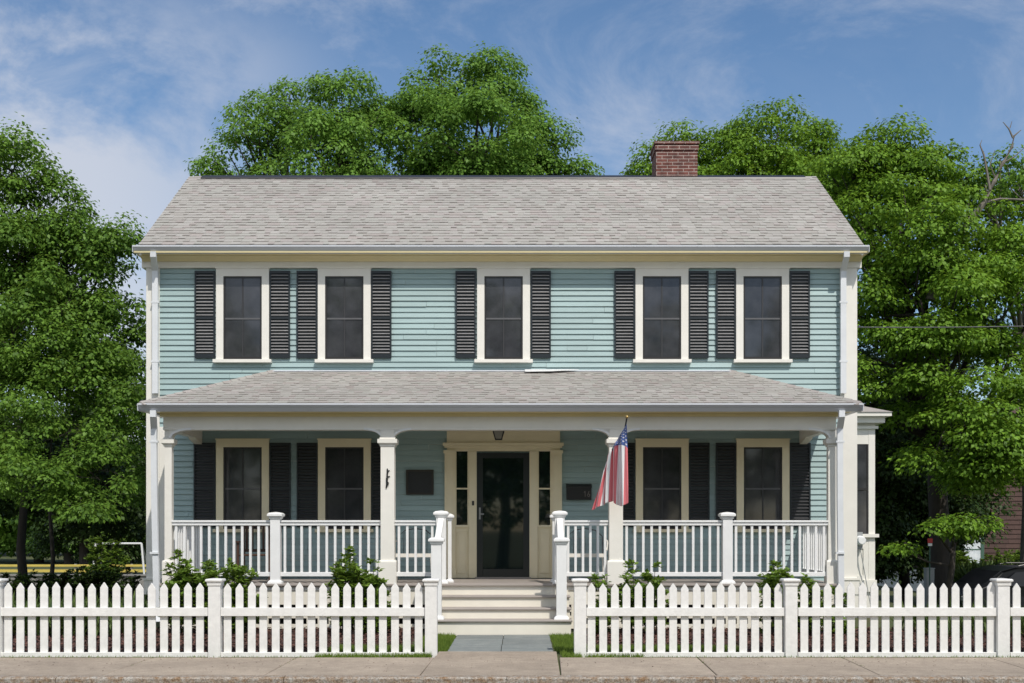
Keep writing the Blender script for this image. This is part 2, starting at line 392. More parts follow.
def mulch(name, x0, x1, y0, y1, seed, n):
    r = np.random.default_rng(seed); mb = MB()
    nx = int((x1 - x0) / .25); ny = int((y1 - y0) / .25)
    hh = r.normal(0, .012, (ny + 1, nx + 1))
    for j in range(ny + 1):
        for i in range(nx + 1):
            e = 0 if 0 < i < nx and 0 < j < ny else -.05
            mb.v.append((x0 + (x1 - x0) * i / nx, y0 + (y1 - y0) * j / ny, .03 + hh[j, i] + e))
    for j in range(ny):
        for i in range(nx):
            a = j * (nx + 1) + i; mb.f.append((a, a + 1, a + nx + 2, a + nx + 1)); mb.m.append(0)
    for _ in range(n):
        x = r.uniform(x0 + .05, x1 - .05); y = r.uniform(y0 + .05, y1 - .05); z = .045 + r.uniform(-.01, .02)
        a = r.uniform(0, 6.28); L = r.uniform(.015, .045); w = L * .35; t = r.uniform(-.5, .5)
        dx, dy = math.cos(a), math.sin(a)
        mb.add([(x - dx * L, y - dy * L, z - t * L), (x + dy * w, y - dx * w, z + .004), (x + dx * L, y + dy * L, z + t * L), (x - dy * w, y + dx * w, z + .012)], [(0, 1, 2, 3)], 1)
    return tag(mb.build(name, [M['soil'], M['chip']]), kind='structure')
mulch('mulch_bed', -9.2, -2.3, 14.42, 17.9, 1, 9000)
mulch('mulch_bed', -2.3, -1.35, 15.3, 17.9, 2, 1500)
mulch('mulch_bed', 1.0, 2.9, 15.3, 17.9, 3, 2500)
mulch('mulch_bed', 2.9, 9.0, 14.42, 17.9, 4, 8000)

def grass(name, label, rects, n, hmin, hmax, seed):
    r = np.random.default_rng(seed); A = np.array([(b - a) * (d - c) for a, b, c, d in rects]); k = r.choice(len(rects), n, p=A / A.sum())
    rc = np.array(rects)[k]
    P = np.stack([rc[:, 0] + (rc[:, 1] - rc[:, 0]) * r.random(n), rc[:, 2] + (rc[:, 3] - rc[:, 2]) * r.random(n), np.full(n, -.02)], 1)
    D = np.stack([r.normal(0, .35, n), r.normal(0, .35, n), np.ones(n)], 1)
    Nn = np.stack([r.normal(0, 1, n), r.normal(0, 1, n), np.zeros(n)], 1); Nn /= np.linalg.norm(Nn, axis=1, keepdims=True)
    L = r.uniform(hmin, hmax, n); V = leaf_quads(P, Nn, D, L, np.full(n, .0035), .3)
    o = quads_object(name, V, M['blade']); return tag(o, label, 'grass', kind='stuff')
grass('grass', 'short green grass on both sides of the bluestone path',
      [(-2.35, -.83, 14.78, 15.4), (.56, 2.95, 14.78, 15.4), (-1.25, -.82, 15.4, 17.03), (.56, .98, 15.4, 17.03),
       (-1.2, -.98, 14.1, 14.78), (.62, .85, 14.12, 14.78), (-2.4, -1.0, 14.12, 14.3), (.9, 1.6, 14.12, 14.25)], 26000, .04, .09, 5)
grass('grass', 'thin fringe of grass growing along the foot of the picket fences', [(-9, -1, 14.1, 14.22), (.8, 9.5, 14.1, 14.22)], 2600, .03, .06, 6)

r_ = np.random.default_rng(12); n_ = 420
P_ = np.stack([r_.uniform(-7.5, 7.5, n_), 12.45 + 1.6 * r_.random(n_) ** .45, np.full(n_, .014)], 1)
N_ = np.stack([r_.normal(0, .25, n_), r_.normal(0, .25, n_), np.ones(n_)], 1); N_ /= np.linalg.norm(N_, axis=1, keepdims=True)
tag(quads_object('leaf_litter', leaf_quads(P_, N_, r_.normal(0, 1, (n_, 3)), r_.uniform(.008, .028, n_), r_.uniform(.003, .008, n_), .3), M['chip']), 'scattered dry leaf bits lying on the sidewalk', 'litter', kind='stuff')
gw = np.concatenate([np.stack([r_.normal(j, .012, 40), r_.uniform(13.2, 14.05, 40), np.full(40, -.004)], 1) for j in (-4.33, -2.6, 2.24, 3.98)])
tag(quads_object('joint_weeds', leaf_quads(gw, np.stack([r_.normal(0, 1, len(gw)), r_.normal(0, 1, len(gw)), np.zeros(len(gw)) + .01], 1) / 1.2, np.stack([r_.normal(0, .6, len(gw)), r_.normal(0, .6, len(gw)), np.ones(len(gw))], 1), r_.uniform(.01, .03, len(gw)), np.full(len(gw), .003), .2), M['blade']), 'tiny weeds growing in the sidewalk joints', 'weeds', kind='stuff')

# ------------------------------------------------------------------ house
C = -.175; YW = 19.8
XL, XR = -6.2, 5.85
YB = 25.06
house = thing('house', (C, YW, 0), 'two storey teal clapboard house with a full width front porch and black shutters', 'house')
rnd = random.Random(11)
# solid body behind the siding
MB().box(XL + .03, XR - .03, YW + .001, YB - .001, .45, 6.17).build('wall_core', M['cream'], house)
MB().box(XL + .05, XR - .05, YW + .06, YB - .06, -.3, .449).build('foundation', M['concrete'], house)
def clap(mb, x0, x1, z, e, seams):
    """one course on the front wall"""
    cuts = [x0] + [s for s in seams if x0 + .3 < s < x1 - .3] + [x1]
    for a, b in zip(cuts[:-1], cuts[1:]):
        j = rnd.uniform(-.003, .003); tk = rnd.uniform(.023, .028)
        mb.prism([(YW + .002, z + j), (YW - tk, z + j), (YW - .004, z + e + j), (YW + .002, z + e + j)], a + .002, b - .002, 'x')
e = .0938
mb = MB(); z = .47
while z < 6.0:
    clap(mb, -5.99, 5.58, z, e, sorted(rnd.uniform(-5.9, 5.5) for _ in range(3))); z += e
mb.build('front_wall', M['teal'], house)
for sx, nm in ((XL, 'left'), (XR, 'right')):
    mb = MB(); z = .47; s = -1 if sx < 0 else 1
    while z < 8.2:
        if z < 6.17: ya, yb = YW + .2, YB - .2
        else:
            t = (z - 6.17) / (8.25 - 6.17); ya = 19.7 + t * 2.73; yb = 25.16 - t * 2.73
        if yb - ya > .1:
            mb.add([(sx - s * .03, ya, z), (sx + s * .0, ya, z), (sx - s * .015, ya, z + e), (sx - s * .03, ya, z + e),
                    (sx - s * .03, yb, z), (sx + s * .0, yb, z), (sx - s * .015, yb, z + e), (sx - s * .03, yb, z + e)],
                   [(0, 1, 2, 3), (7, 6, 5, 4), (0, 4, 5, 1), (1, 5, 6, 2), (2, 6, 7, 3), (3, 7, 4, 0)])
        z += e
    mb.build('side_wall', M['teal'], house)
# back wall plain boards
mb = MB(); z = .47
while z < 6.1:
    mb.prism([(YB - .002, z), (YB + .019, z), (YB + .004, z + e), (YB - .002, z + e)], XL + .2, XR - .2, 'x'); z += e
mb.build('back_wall', M['teal'], house)
# gable cores
for sx in (XL + .03, XR - .06):
    MB().prism([(19.75, 6.17), (25.1, 6.17), (22.43, 8.22)], sx, sx + .03, 'x').build('gable', M['teal'], house)
# corner boards
def corner(x0, x1):
    b = MB().box(x0, x1, YW - .045, YW + .20, .62, 5.992)
    o = b.build('corner_board', M['trim'], house, bevel=.004)
    MB().box(x0 - .03, x1 + .03, YW - .075, YW + .23, .46, .70).box(x0 - .045, x1 + .045, YW - .09, YW + .245, .70, .735).build('plinth', M['trim'], o)
corner(XL - .005, -5.98); corner(5.57, XR + .005)
for x0, x1 in ((XL - .005, -5.98), (5.57, XR + .005)):
    MB().box(x0, x1, YB - .2, YB + .045, .46, 6.1).build('corner_board', M['trim'], house)
MB().box(-5.979, X_(166, YW), YW - .04, YW, .736, 3.30).build('corner_board', M['trim'], house)
MB().box(X_(829, YW), 5.569, YW - .04, YW, .736, 3.30).build('corner_board', M['trim'], house)
# frieze and cornice
MB().box(XL - .005, XR + .005, YW - .05, YW, 5.992, 6.15).box(XL - .02, XR + .02, YW - .066, YW - .05, 5.995, 6.02).build('frieze', M['trim'], house)
MB().prism([(YW - .052, 6.10), (YW - .075, 6.10), (YW - .10, 6.125), (YW - .16, 6.14), (YW - .20, 6.165), (YW - .20, 6.172), (YW - .052, 6.172)], XL - .06, XR + .06, 'x').box(XL - .1, XR + .1, 19.41, YW - .01, 6.174, 6.205).build('soffit', M['bouncetrim'], house)
for a, b in ((XL - .08, XL - .005), (XR + .005, XR + .08)): MB().box(a, b, YW - .04, 20.1, 6.0, 6.17).build('cornice_return', M['trim'], house)

# gutters
def gutter(x0, x1, y, ztop, parent, name='gutter'):
    # y is the outer face; open trough so the pale lip and the shaded face both read
    pr = [(y + .125, ztop - .005), (y + .125, ztop - .115), (y + .085, ztop - .115), (y + .045, ztop - .07), (y + .008, ztop - .028), (y, ztop - .024), (y, ztop),
          (y + .012, ztop), (y + .012, ztop - .02), (y + .115, ztop - .02), (y + .115, ztop - .005)]
    b = MB().prism(pr, x0, x1, 'x'); b.box(x0 - .003, x0 + .004, y + .002, y + .126, ztop - .11, ztop - .002); b.box(x1 - .004, x1 + .003, y + .002, y + .126, ztop - .11, ztop - .002)
    return b.build(name, M['gutter'], parent)
gutter(-6.31, 5.94, 19.36, 6.285, house)

# shingled roof planes
def shingles(mb, O, U, Vv, Nn, x_lo, x_hi, length, expo, rr):
    """O eave origin, U along eave, Vv up slope; x_lo(v), x_hi(v) give the clip"""
    O, U, Vv, Nn = map(Vector, (O, U, Vv, Nn)); k = 0; v = 0.0
    while v < length - .01:
        v2 = min(v + expo, length); x = x_lo(v) - rr.uniform(0, .3)
        hi = x_hi(v)
        thick = True
        while x < hi:
            w = rr.uniform(.07, .16) if thick else rr.uniform(.09, .24)
            a0, b0 = max(x, x_lo(v)), min(x + w, hi); a1, b1 = max(a0, x_lo(v2)), min(b0, x_hi(v2))
            if b0 - a0 > .004:
                if b1 < a1: a1 = b1 = (a1 + b1) / 2
                t = .013 if thick else .007; j = rr.uniform(-.002, .002)
                P = lambda xx, vv, h: O + U * xx + Vv * (vv) + Nn * h
                mb.add([P(a0, v + j, -.004), P(b0, v + j, -.004), P(b1, v2, -.004), P(a1, v2, -.004), P(a0, v + j, t), P(b0, v + j, t), P(b1, v2, t * .35), P(a1, v2, t * .35)],
                       [(0, 1, 5, 4), (4, 5, 6, 7), (1, 2, 6, 5), (3, 0, 4, 7), (2, 3, 7, 6), (3, 2, 1, 0)])
                if rr.random() < .46:
                    mb.add([P(a0, v + j + .001, t + .0015), P(b0, v + j + .001, t + .0015), P(b0, v + j + .019, t + .0008), P(a0, v + j + .019, t + .0008)], [(0, 1, 2, 3)], 1)
            x += w; thick = not thick
        v = v2
rr = random.Random(3)
EZ, EY, RZ, RY = 6.295, 19.40, 8.345, 22.43
sl = math.hypot(RY - EY, RZ - EZ); Vd = ((0, (RY - EY) / sl, (RZ - EZ) / sl)); Nd = ((0, -Vd[2], Vd[1]))
XRL, XRR = -6.19, 5.83
roof = MB()
roof.prism([(EY + .02, EZ - .06), (RY, RZ - .06), (RY, RZ), (EY, EZ)], XRL, XRR, 'x')
roof.prism([(2 * RY - EY, EZ - .06), (RY, RZ - .06), (RY, RZ), (2 * RY - EY, EZ)], XRL, XRR, 'x')
shingles(roof, (0, EY - .02, EZ), (1, 0, 0), Vd, Nd, lambda v: XRL - .02, lambda v: XRR + .02, sl + .02, .132, rr)
Vb = ((0, -Vd[1], Vd[2])); Nb = ((0, Vd[2], Vd[1]))
shingles(roof, (0, 2 * RY - EY + .02, EZ), (1, 0, 0), Vb, Nb, lambda v: XRL - .02, lambda v: XRR + .02, sl + .02, .132, rr)
roof_o = roof.build('roof', [M['shingle'], M['shinglegap']], house)
MB().prism([(RY - .17, RZ - .085), (RY - .16, RZ - .05), (RY, RZ + .035), (RY + .16, RZ - .05), (RY + .17, RZ - .085), (RY, RZ + .015)], -5.95, 5.62, 'x').build('ridge_vent', M['screen'], roof_o)
for x0, x1 in ((XRL - .035, XRL), (XRR, XRR + .035)):
    MB().prism([(EY + .05, EZ - .16), (RY, RZ - .16), (2 * RY - EY - .05, EZ - .16), (2 * RY - EY, EZ - .005), (RY, RZ - .003), (EY, EZ - .005)], x0, x1, 'x').build('rake_board', M['trim'], roof_o)
# chimney
cx0, cx1 = X_(656, 22.38), X_(697.5, 22.38); cy0, cy1 = 22.38, 23.05; ct = Z_(141.5, 22.38)
ch = MB().box(cx0, cx1, cy0, cy1, 7.6, ct - .17)
ch.box(cx0 - .02, cx1 + .02, cy0 - .02, cy1 + .02, ct - .17, ct - .075).box(cx0 - .0, cx1 + .0, cy0, cy1, ct - .075, ct - .055).box(cx0 - .035, cx1 + .035, cy0 - .035, cy1 + .035, ct - .055, ct)
chim = ch.build('chimney', M['brick'], roof_o, bevel=.004)

# windows
def window(xc, z0, z1, yw, w=.90, cas=.125, trimmat='trim', parent=house):
    a, b = xc - w / 2, xc + w / 2; yf = yw - .055
    mb = MB().box(a, a + cas, yf, yw, z0, z1 - cas).box(b - cas, b, yf, yw, z0, z1 - cas).box(a, b, yf, yw, z1 - cas, z1)
    mb.box(a - .012, b + .012, yf - .015, yw, z1, z1 + .022)
    win = mb.build('window', M[trimmat], parent, bevel=.003)
    MB().box(a - .045, b + .045, yf - .05, yw, z0 - .055, z0).build('sill', M[trimmat], win, bevel=.003)
    ia, ib, ic, id_ = a + cas, b - cas, z0, z1 - cas; ys = yw - .047
    f = .028
    MB().box(ia, ia + f, ys, yw, ic, id_).box(ib - f, ib, ys, yw, ic, id_).box(ia + f, ib - f, ys, yw, ic, ic + f + .02).box(ia + f, ib - f, ys, yw, id_ - f, id_).build('storm_frame', M['screen'], win)
    zm = (ic + id_) / 2 - .01; g0 = yw - .036
    MB().box(ia + f, ib - f, g0 - .006, g0 + .003, zm - .016, zm + .012).build('meeting_rail', M['sash'], win)
    xm = (ia + ib) / 2
    MB().box(xm - .011, xm + .011, g0 - .004, g0 + .003, ic + f + .02, zm - .016).box(xm - .011, xm + .011, g0 - .004, g0 + .003, zm + .012, id_ - f).build('muntin', M['muntin'], win)
    MB().box(ia + f, ib - f, g0 + .004, g0 + .006, ic + f, zm).build('pane', M['pane'], win)
    MB().box(ia + f, ib - f, g0 + .004, g0 + .006, zm + .0005, id_ - f).build('pane', M['pane'], win)
    return win
def shutter(x0, x1, z0, z1, slat='slat'):
    mb = MB(); y0, y1 = YW - .062, YW - .028; st = .026
    mb.box(x0, x0 + st, y0, y1, z0, z1).box(x1 - st, x1, y0, y1, z0, z1)
    zm = z0 + (z1 - z0) * .46
    for a, b in ((z0, z0 + .07), (zm - .024, zm + .024), (z1 - .045, z1)): mb.box(x0 + st, x1 - st, y0 + .003, y1, a, b)
    for a, b in ((z0 + .07, zm - .024), (zm + .024, z1 - .045)):
        n = round((b - a) / .055); d = (b - a) / n
        for i in range(n):
            z = a + d * (i + .45) + rnd.uniform(-.002, .002)
            mb.prism([(y0 + .002, z - .010), (y0 + .002, z - .003), (y1 - .008, z + .014), (y1 - .008, z + .005)], x0 + st, x1 - st, 'x', 1)
    mb.box(x0 + st, x1 - st, y1 - .0015, y1 + .001, z0 + .07, z1 - .045)
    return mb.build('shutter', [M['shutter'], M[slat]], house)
s = YW / F
UP = [243.2, 344.7, 503.6, 661.6, 762.0]
zu0, zu1 = Z_(360, YW), Z_(269.5, YW)
for px in UP: window((px - 512) * s, zu0, zu1, YW)
for a, b in ((195.3, 216), (270, 290.8), (297, 318), (371.3, 392), (455.4, 476.2), (530.6, 551), (614, 634.8), (688, 708.3), (715.4, 735.3), (789, 809.3)):
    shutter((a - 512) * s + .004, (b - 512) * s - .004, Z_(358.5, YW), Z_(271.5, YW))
zl0, zl1 = Z_(529, YW), Z_(440, YW)
for px in (243.2, 344.8, 661.8, 762.4): window((px - 512) * s, zl0, zl1, YW, trimmat='cream2')
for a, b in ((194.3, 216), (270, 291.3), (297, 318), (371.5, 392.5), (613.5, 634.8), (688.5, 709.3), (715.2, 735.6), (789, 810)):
    shutter((a - 512) * s + .004, (b - 512) * s - .004, Z_(527, YW), Z_(443, YW), 'slat_shade')

# ---- entrance
def px(v): return (v - 512) * s
def pz(v): return Z_(v, YW)
zf = .735
ent = MB()
ent.box(px(444.6), px(562), YW - .05, YW, pz(432), 3.34)                       # upper panel
ent.box(px(444.6), px(562), YW - .052, YW, pz(443), pz(432) + .0)
door_sur = MB()
door_sur.box(px(447), px(560), YW - .06, YW, pz(451.5), 3.34)
door_sur.box(px(443), px(563.5), YW - .10, YW, pz(446), pz(443)).box(px(444.5), px(562), YW - .085, YW, pz(448), pz(446))
for a, b in ((444.8, 455.4), (551.2, 561.8)):
    door_sur.box(px(a), px(b), YW - .075, YW, zf, pz(452))
    door_sur.box(px(a - 1), px(b + 1), YW - .10, YW, pz(453.5), pz(450.5)); door_sur.box(px(a - .7), px(b + .7), YW - .095, YW, zf, zf + .16)
    door_sur.box(px(a) + .035, px(b) - .035, YW - .082, YW - .07, zf + .2, pz(456))
for a, b in ((468.8, 476.8), (529.4, 537.6)): door_sur.box(px(a), px(b), YW - .08, YW, zf, pz(451.5)); 
for a, b in ((455.4, 468.8), (537.6, 551.2)):
    door_sur.box(px(a), px(b), YW - .045, YW, zf, pz(527)); door_sur.box(px(a), px(b), YW - .075, YW, pz(527.5), pz(525))
    door_sur.box(px(a) + .04, px(b) - .04, YW - .058, YW - .045, zf + .08, zf + .12); door_sur.box(px(a) + .04, px(b) - .04, YW - .058, YW - .045, pz(533), pz(531.5))
    door_sur.box(px(a) + .03, px(a) + .05, YW - .056, YW - .045, zf + .08, pz(531.5)); door_sur.box(px(b) - .05, px(b) - .03, YW - .056, YW - .045, zf + .08, pz(531.5))
door_sur.build('door_surround', M['cream2'], house, bevel=.003)
for a, b in ((455.4, 468.8), (537.6, 551.2)):
    fr = MB().box(px(a), px(a) + .02, YW - .06, YW, pz(525), pz(451.5)).box(px(b) - .02, px(b), YW - .06, YW, pz(525), pz(451.5)).box(px(a), px(b), YW - .058, YW - .03, pz(489.5), pz(488)).build('sidelight', M['cream2'], house)
    MB().box(px(a) + .02, px(b) - .02, YW - .04, YW - .036, pz(525), pz(451.5)).build('pane', M['doorglass'], fr)
da, db, dz0, dz1 = px(477), px(529.2), zf + .015, pz(453)
dr = MB(); y0, y1 = YW - .072, YW - .04
dr.box(da, da + .1, y0, y1, dz0, dz1).box(db - .1, db, y0, y1, dz0, dz1).box(da + .1, db - .1, y0, y1, dz1 - .09, dz1).box(da + .1, db - .1, y0, y1, dz0, dz0 + .14)
door = dr.build('storm_door', M['doorblack'], house, bevel=.003)
MB().box(da + .1, db - .1, y0 + .012, y0 + .016, dz0 + .14, dz1 - .09).build('pane', M['doorglass'], door)
inner = MB().box(da + .1, db - .1, YW - .03, YW - .022, dz0 + .14, dz1 - .09)
for a, b in ((dz0 + .2, dz0 + .85), (dz0 + .95, dz1 - .15)):
    for u, v in ((da + .14, da + .41), (da + .47, db - .14)): inner.box(u, v, YW - .036, YW - .03, a, b)
inner.build('inner_door', M['doorblack'], door)
MB().tube([(da + .05, y0 - .03, dz0 + 1.02), (da + .05, y0 - .045, dz0 + 1.08), (da + .05, y0 - .03, dz0 + 1.14)], .009).box(da + .035, da + .065, y0 - .012, y0, dz0 + .98, dz0 + 1.18).box(da + .05, da + .12, y0 - .045, y0 - .03, dz0 + 1.06, dz0 + 1.08).build('handle', M['grey'], door)
MB().box(da - .03, db + .03, YW - .12, YW, zf - .01, zf + .018).build('threshold', M['floor'], house)
MB().box(px(472.2), px(474.2), YW - .095, YW - .08, pz(505.5), pz(501)).build('doorbell', M['black'], house, bevel=.003)

# ---- porch
FL = .725
YP = 17.95                       # beam / rail line
PX0, PX1 = C - 5.2, C + 5.17
MB().box(PX0 - .06, PX1 + .06, 17.88, YW - .021, FL - .035, FL).build('porch_floor', M['floor'], house, bevel=.006)
sk = MB().box(PX0, PX1, YP, YP + .03, .40, FL - .036).box(PX0, PX1, YP, YP + .03, .03, .10)
x = PX0
while x < PX1:
    sk.box(x, x + (.09 if int((x - PX0) / .17) % 8 == 0 else .05), YP + .002, YP + .028, .10, .40); x += .17
for z in (.19, .29): sk.box(PX0, PX1, YP + .005, YP + .025, z, z + .04)
for xx in (PX0, PX1 - .03): sk.box(xx, xx + .03, YP + .03, YW, .35, FL - .036)
sk.build('porch_skirt', M['cream'], house)
MB().box(PX0 + .03, PX1 - .03, YP + .35, YP + .37, -.02, FL - .04).build('porch_shade_sheet', M['dark'], house)  # dark sheet behind the lattice, stands in for shade below the floor
MB().box(PX0 - .02, PX1 + .02, 17.93, 17.949, FL - .10, FL - .036).build('porch_fascia', M['trim'], house)

# beam with bottom bead
BB, BT = Z_(430, YP), 3.345
bm_ = MB().box(PX0, PX1, YP, YP + .15, BB, BT).box(PX0, PX1, YP - .012, YP + .0, BB, BB + .04)
beam = bm_.build('porch_beam', M['trim'], house, bevel=.004)
for xx in (PX0, PX1 - .12): MB().box(xx, xx + .12, YP + .15, YW - .02, BB, BT).build('porch_beam', M['trim'], house)
MB().box(PX0 + .12, PX1 - .12, YP + .15, YW - .02, BT - .03, BT).build('porch_ceiling', M['cream'], house)
MB().box(PX0 - .25, PX1 + .25, 17.66, YP - .001, BT + .003, BT + .03).box(PX0 - .04, PX1 + .04, YP - .04, YP - .002, BT - .05, BT + .002).build('porch_soffit', M['bouncetrim'], house)
gutter(C - 5.475, C + 5.475, 17.57, Z_(403.2, 17.57), house)
for sx in (-1, 1):   # side gutters
    xx = C + sx * 5.47
    MB().prism([(xx - sx * .12, Z_(403.2, 17.57) - .115), (xx - sx * .03, Z_(403.2, 17.57) - .115), (xx, Z_(403.2, 17.57) - .03), (xx, Z_(403.2, 17.57)), (xx - sx * .12, Z_(403.2, 17.57) - .005)], 17.70, YW - .03, 'y').build('gutter', M['gutter'], house)

# porch roof (hipped)
PE, PZ, TZ = 17.60, 3.475, Z_(371, YW)
hw, tw = 5.44, 3.87
pl = math.hypot(YW - PE, TZ - PZ); pv = (0, (YW - PE) / pl, (TZ - PZ) / pl); pn = (0, -pv[2], pv[1])
pr = MB()
A = (C - hw, PE, PZ - .012); B = (C + hw, PE, PZ - .012); Dd = (C - tw, YW - .01, TZ - .012); Ee = (C + tw, YW - .01, TZ - .012)
A2 = (C - hw, YW - .01, PZ - .012); B2 = (C + hw, YW - .01, PZ - .012)
und = PZ - .07
pr.add([A, B, Ee, Dd, A2, B2, (A[0], A[1], und), (B[0], B[1], und), (A2[0], A2[1], und), (B2[0], B2[1], und)],
       [(0, 1, 2, 3), (0, 3, 4), (1, 5, 2), (0, 6, 7, 1), (4, 8, 6, 0), (1, 7, 9, 5), (6, 8, 9, 7), (2, 5, 9, 8, 4, 3)])
kk = (hw - tw) / pl
shingles(pr, (C, PE - .02, PZ - .008), (1, 0, 0), pv, pn, lambda v: -hw + kk * v, lambda v: hw - kk * v, pl + .01, .132, rr)
# side slopes
for sx in (-1, 1):
    run = hw - tw; s2 = math.hypot(run, TZ - PZ); v3 = (-sx * run / s2, 0, (TZ - PZ) / s2); n3 = (sx * (TZ - PZ) / s2, 0, run / s2)
    O3 = (C + sx * (hw + .02), PE, PZ - .008); ln = YW - PE
    shingles(pr, O3, (0, 1, 0), v3, n3, lambda v: ln * v / s2, lambda v: ln - .03, s2, .132, rr)
prf = pr.build('porch_roof', [M['shingle'], M['shinglegap']], house)
# hip caps and flashing
for sx in (-1, 1):
    cap = MB(); P0 = Vector((C + sx * hw, PE - .01, PZ + .006)); P1 = Vector((C + sx * tw, YW - .03, TZ + .012)); n = 17
    for i in range(n):
        a = P0.lerp(P1, i / n); b = P0.lerp(P1, (i + 1.05) / n)
        d = (P1 - P0).normalized(); w = d.cross(Vector((0, 0, 1))).normalized() * .10
        cap.add([a - w - Vector((0, 0, .045)), a + Vector((0, 0, .016)), a + w - Vector((0, 0, .045)), b - w - Vector((0, 0, .052)), b + Vector((0, 0, .006)), b + w - Vector((0, 0, .052))],
                [(0, 1, 4, 3), (1, 2, 5, 4), (0, 2, 1), (0, 3, 5, 2)])
    cap.build('hip_cap', M['shingle'], prf)
MB().prism([(YW - .10, TZ - .02), (YW - .10, TZ - .012), (YW - .027, TZ + .012), (YW - .027, TZ - .02)], C - tw - .06, C + tw + .06, 'x').build('flashing', M['gutter'], prf)
# lifted strip of pale flashing on the porch roof beside the middle window
fx0, fx1 = X_(525, 19.6), X_(579, 19.6); q1, q2 = (19.74, TZ + .012), (19.56, TZ - .045)
MB().add([(fx0, q1[0], q1[1]), (fx0, q2[0], q2[1]), (fx1 - .45, q2[0], q2[1] + .008), (fx1, q1[0] - .04, q1[1] - .004), (fx0, q1[0], q1[1] + .008), (fx0, q2[0], q2[1] + .012), (fx1 - .45, q2[0], q2[1] + .018), (fx1, q1[0] - .04, q1[1] + .004)],
         [(3, 2, 1, 0), (4, 5, 6, 7), (0, 1, 5, 4), (1, 2, 6, 5), (2, 3, 7, 6), (3, 0, 4, 7)]).build('loose_flashing', M['white'], prf)

# columns
def column(xc, hw_, yc=YP + .075):
    z0 = FL
    b = MB().stack(xc, yc, [(hw_ + .03, z0), (hw_ + .03, Z_(562, YP)), (hw_ + .022, Z_(560.5, YP)), (hw_, Z_(560, YP)), (hw_, Z_(446.5, YP)), (hw_ + .012, Z_(446.3, YP)), (hw_ + .014, Z_(445, YP)), (hw_ + .042, Z_(443.3, YP)), (hw_ + .045, Z_(443.2, YP)), (hw_ + .045, Z_(439.2, YP)), (hw_ + .016, Z_(439, YP)), (hw_ + .014, Z_(437.4, YP)), (hw_ + .0, Z_(437.2, YP)), (hw_ + .0, BB)])
    c = b.build('column', M['trim'], house)
    return c
XC = [C - 5.13, (388 - 512) * (YP + .05) / F, (615.7 - 512) * (YP + .05) / F, C + 5.11]
cols = [column(XC[0], .055), column(XC[1], .105), column(XC[2], .105), column(XC[3], .055)]
def bracket(x, sx, hwc, parent):
    r = .26 if hwc > .08 else .31; x0 = x + sx * hwc; n = 8; zt = BB; rz = zt - Z_(438, YP)
    poly = [(x0, zt - rz), (x0, zt)] + [(x0 + sx * r, zt)]
    arc = [(x0 + sx * r * (1 - math.cos(a)), zt - rz + rz * math.sin(a)) for a in [math.pi / 2 * (n - i) / n for i in range(n + 1)]]
    # arc runs from top outer back to the column
    poly = [(x0 - sx * .03, zt - rz), (x0 - sx * .03, zt + .001), (x0 + sx * r, zt + .001)] + arc
    MB().prism(poly, YP + .002, YP + .148, 'y').build('bracket', M['trim'], parent)
    th_ = [math.pi / 2 * (n - i) / n for i in range(n + 1)]
    band = arc + [(p[0] - sx * .035 * math.cos(t_), p[1] + .035 * math.sin(t_)) for p, t_ in zip(arc[::-1], th_[::-1])]
    MB().prism(band, YP - .018, YP + .0015, 'y').build('moulding', M['white'], parent)
bracket(XC[0], 1, .055, cols[0]); bracket(XC[1], -1, .105, cols[1]); bracket(XC[1], 1, .105, cols[1])
bracket(XC[2], -1, .105, cols[2]); bracket(XC[2], 1, .105, cols[2]); bracket(XC[3], -1, .055, cols[3])
# wall pilaster-brackets at the porch ends
for xx, sx in ((PX0, 1), (PX1, -1)):
    MB().prism([(YW - .03, BB - .09), (YW - .03, BB - .001), (YW - .45, BB - .001), (YW - .40, BB - .03), (YW - .2, BB - .07)], xx, xx + .12 * sx, 'x').build('end_bracket', M['cream'], house)

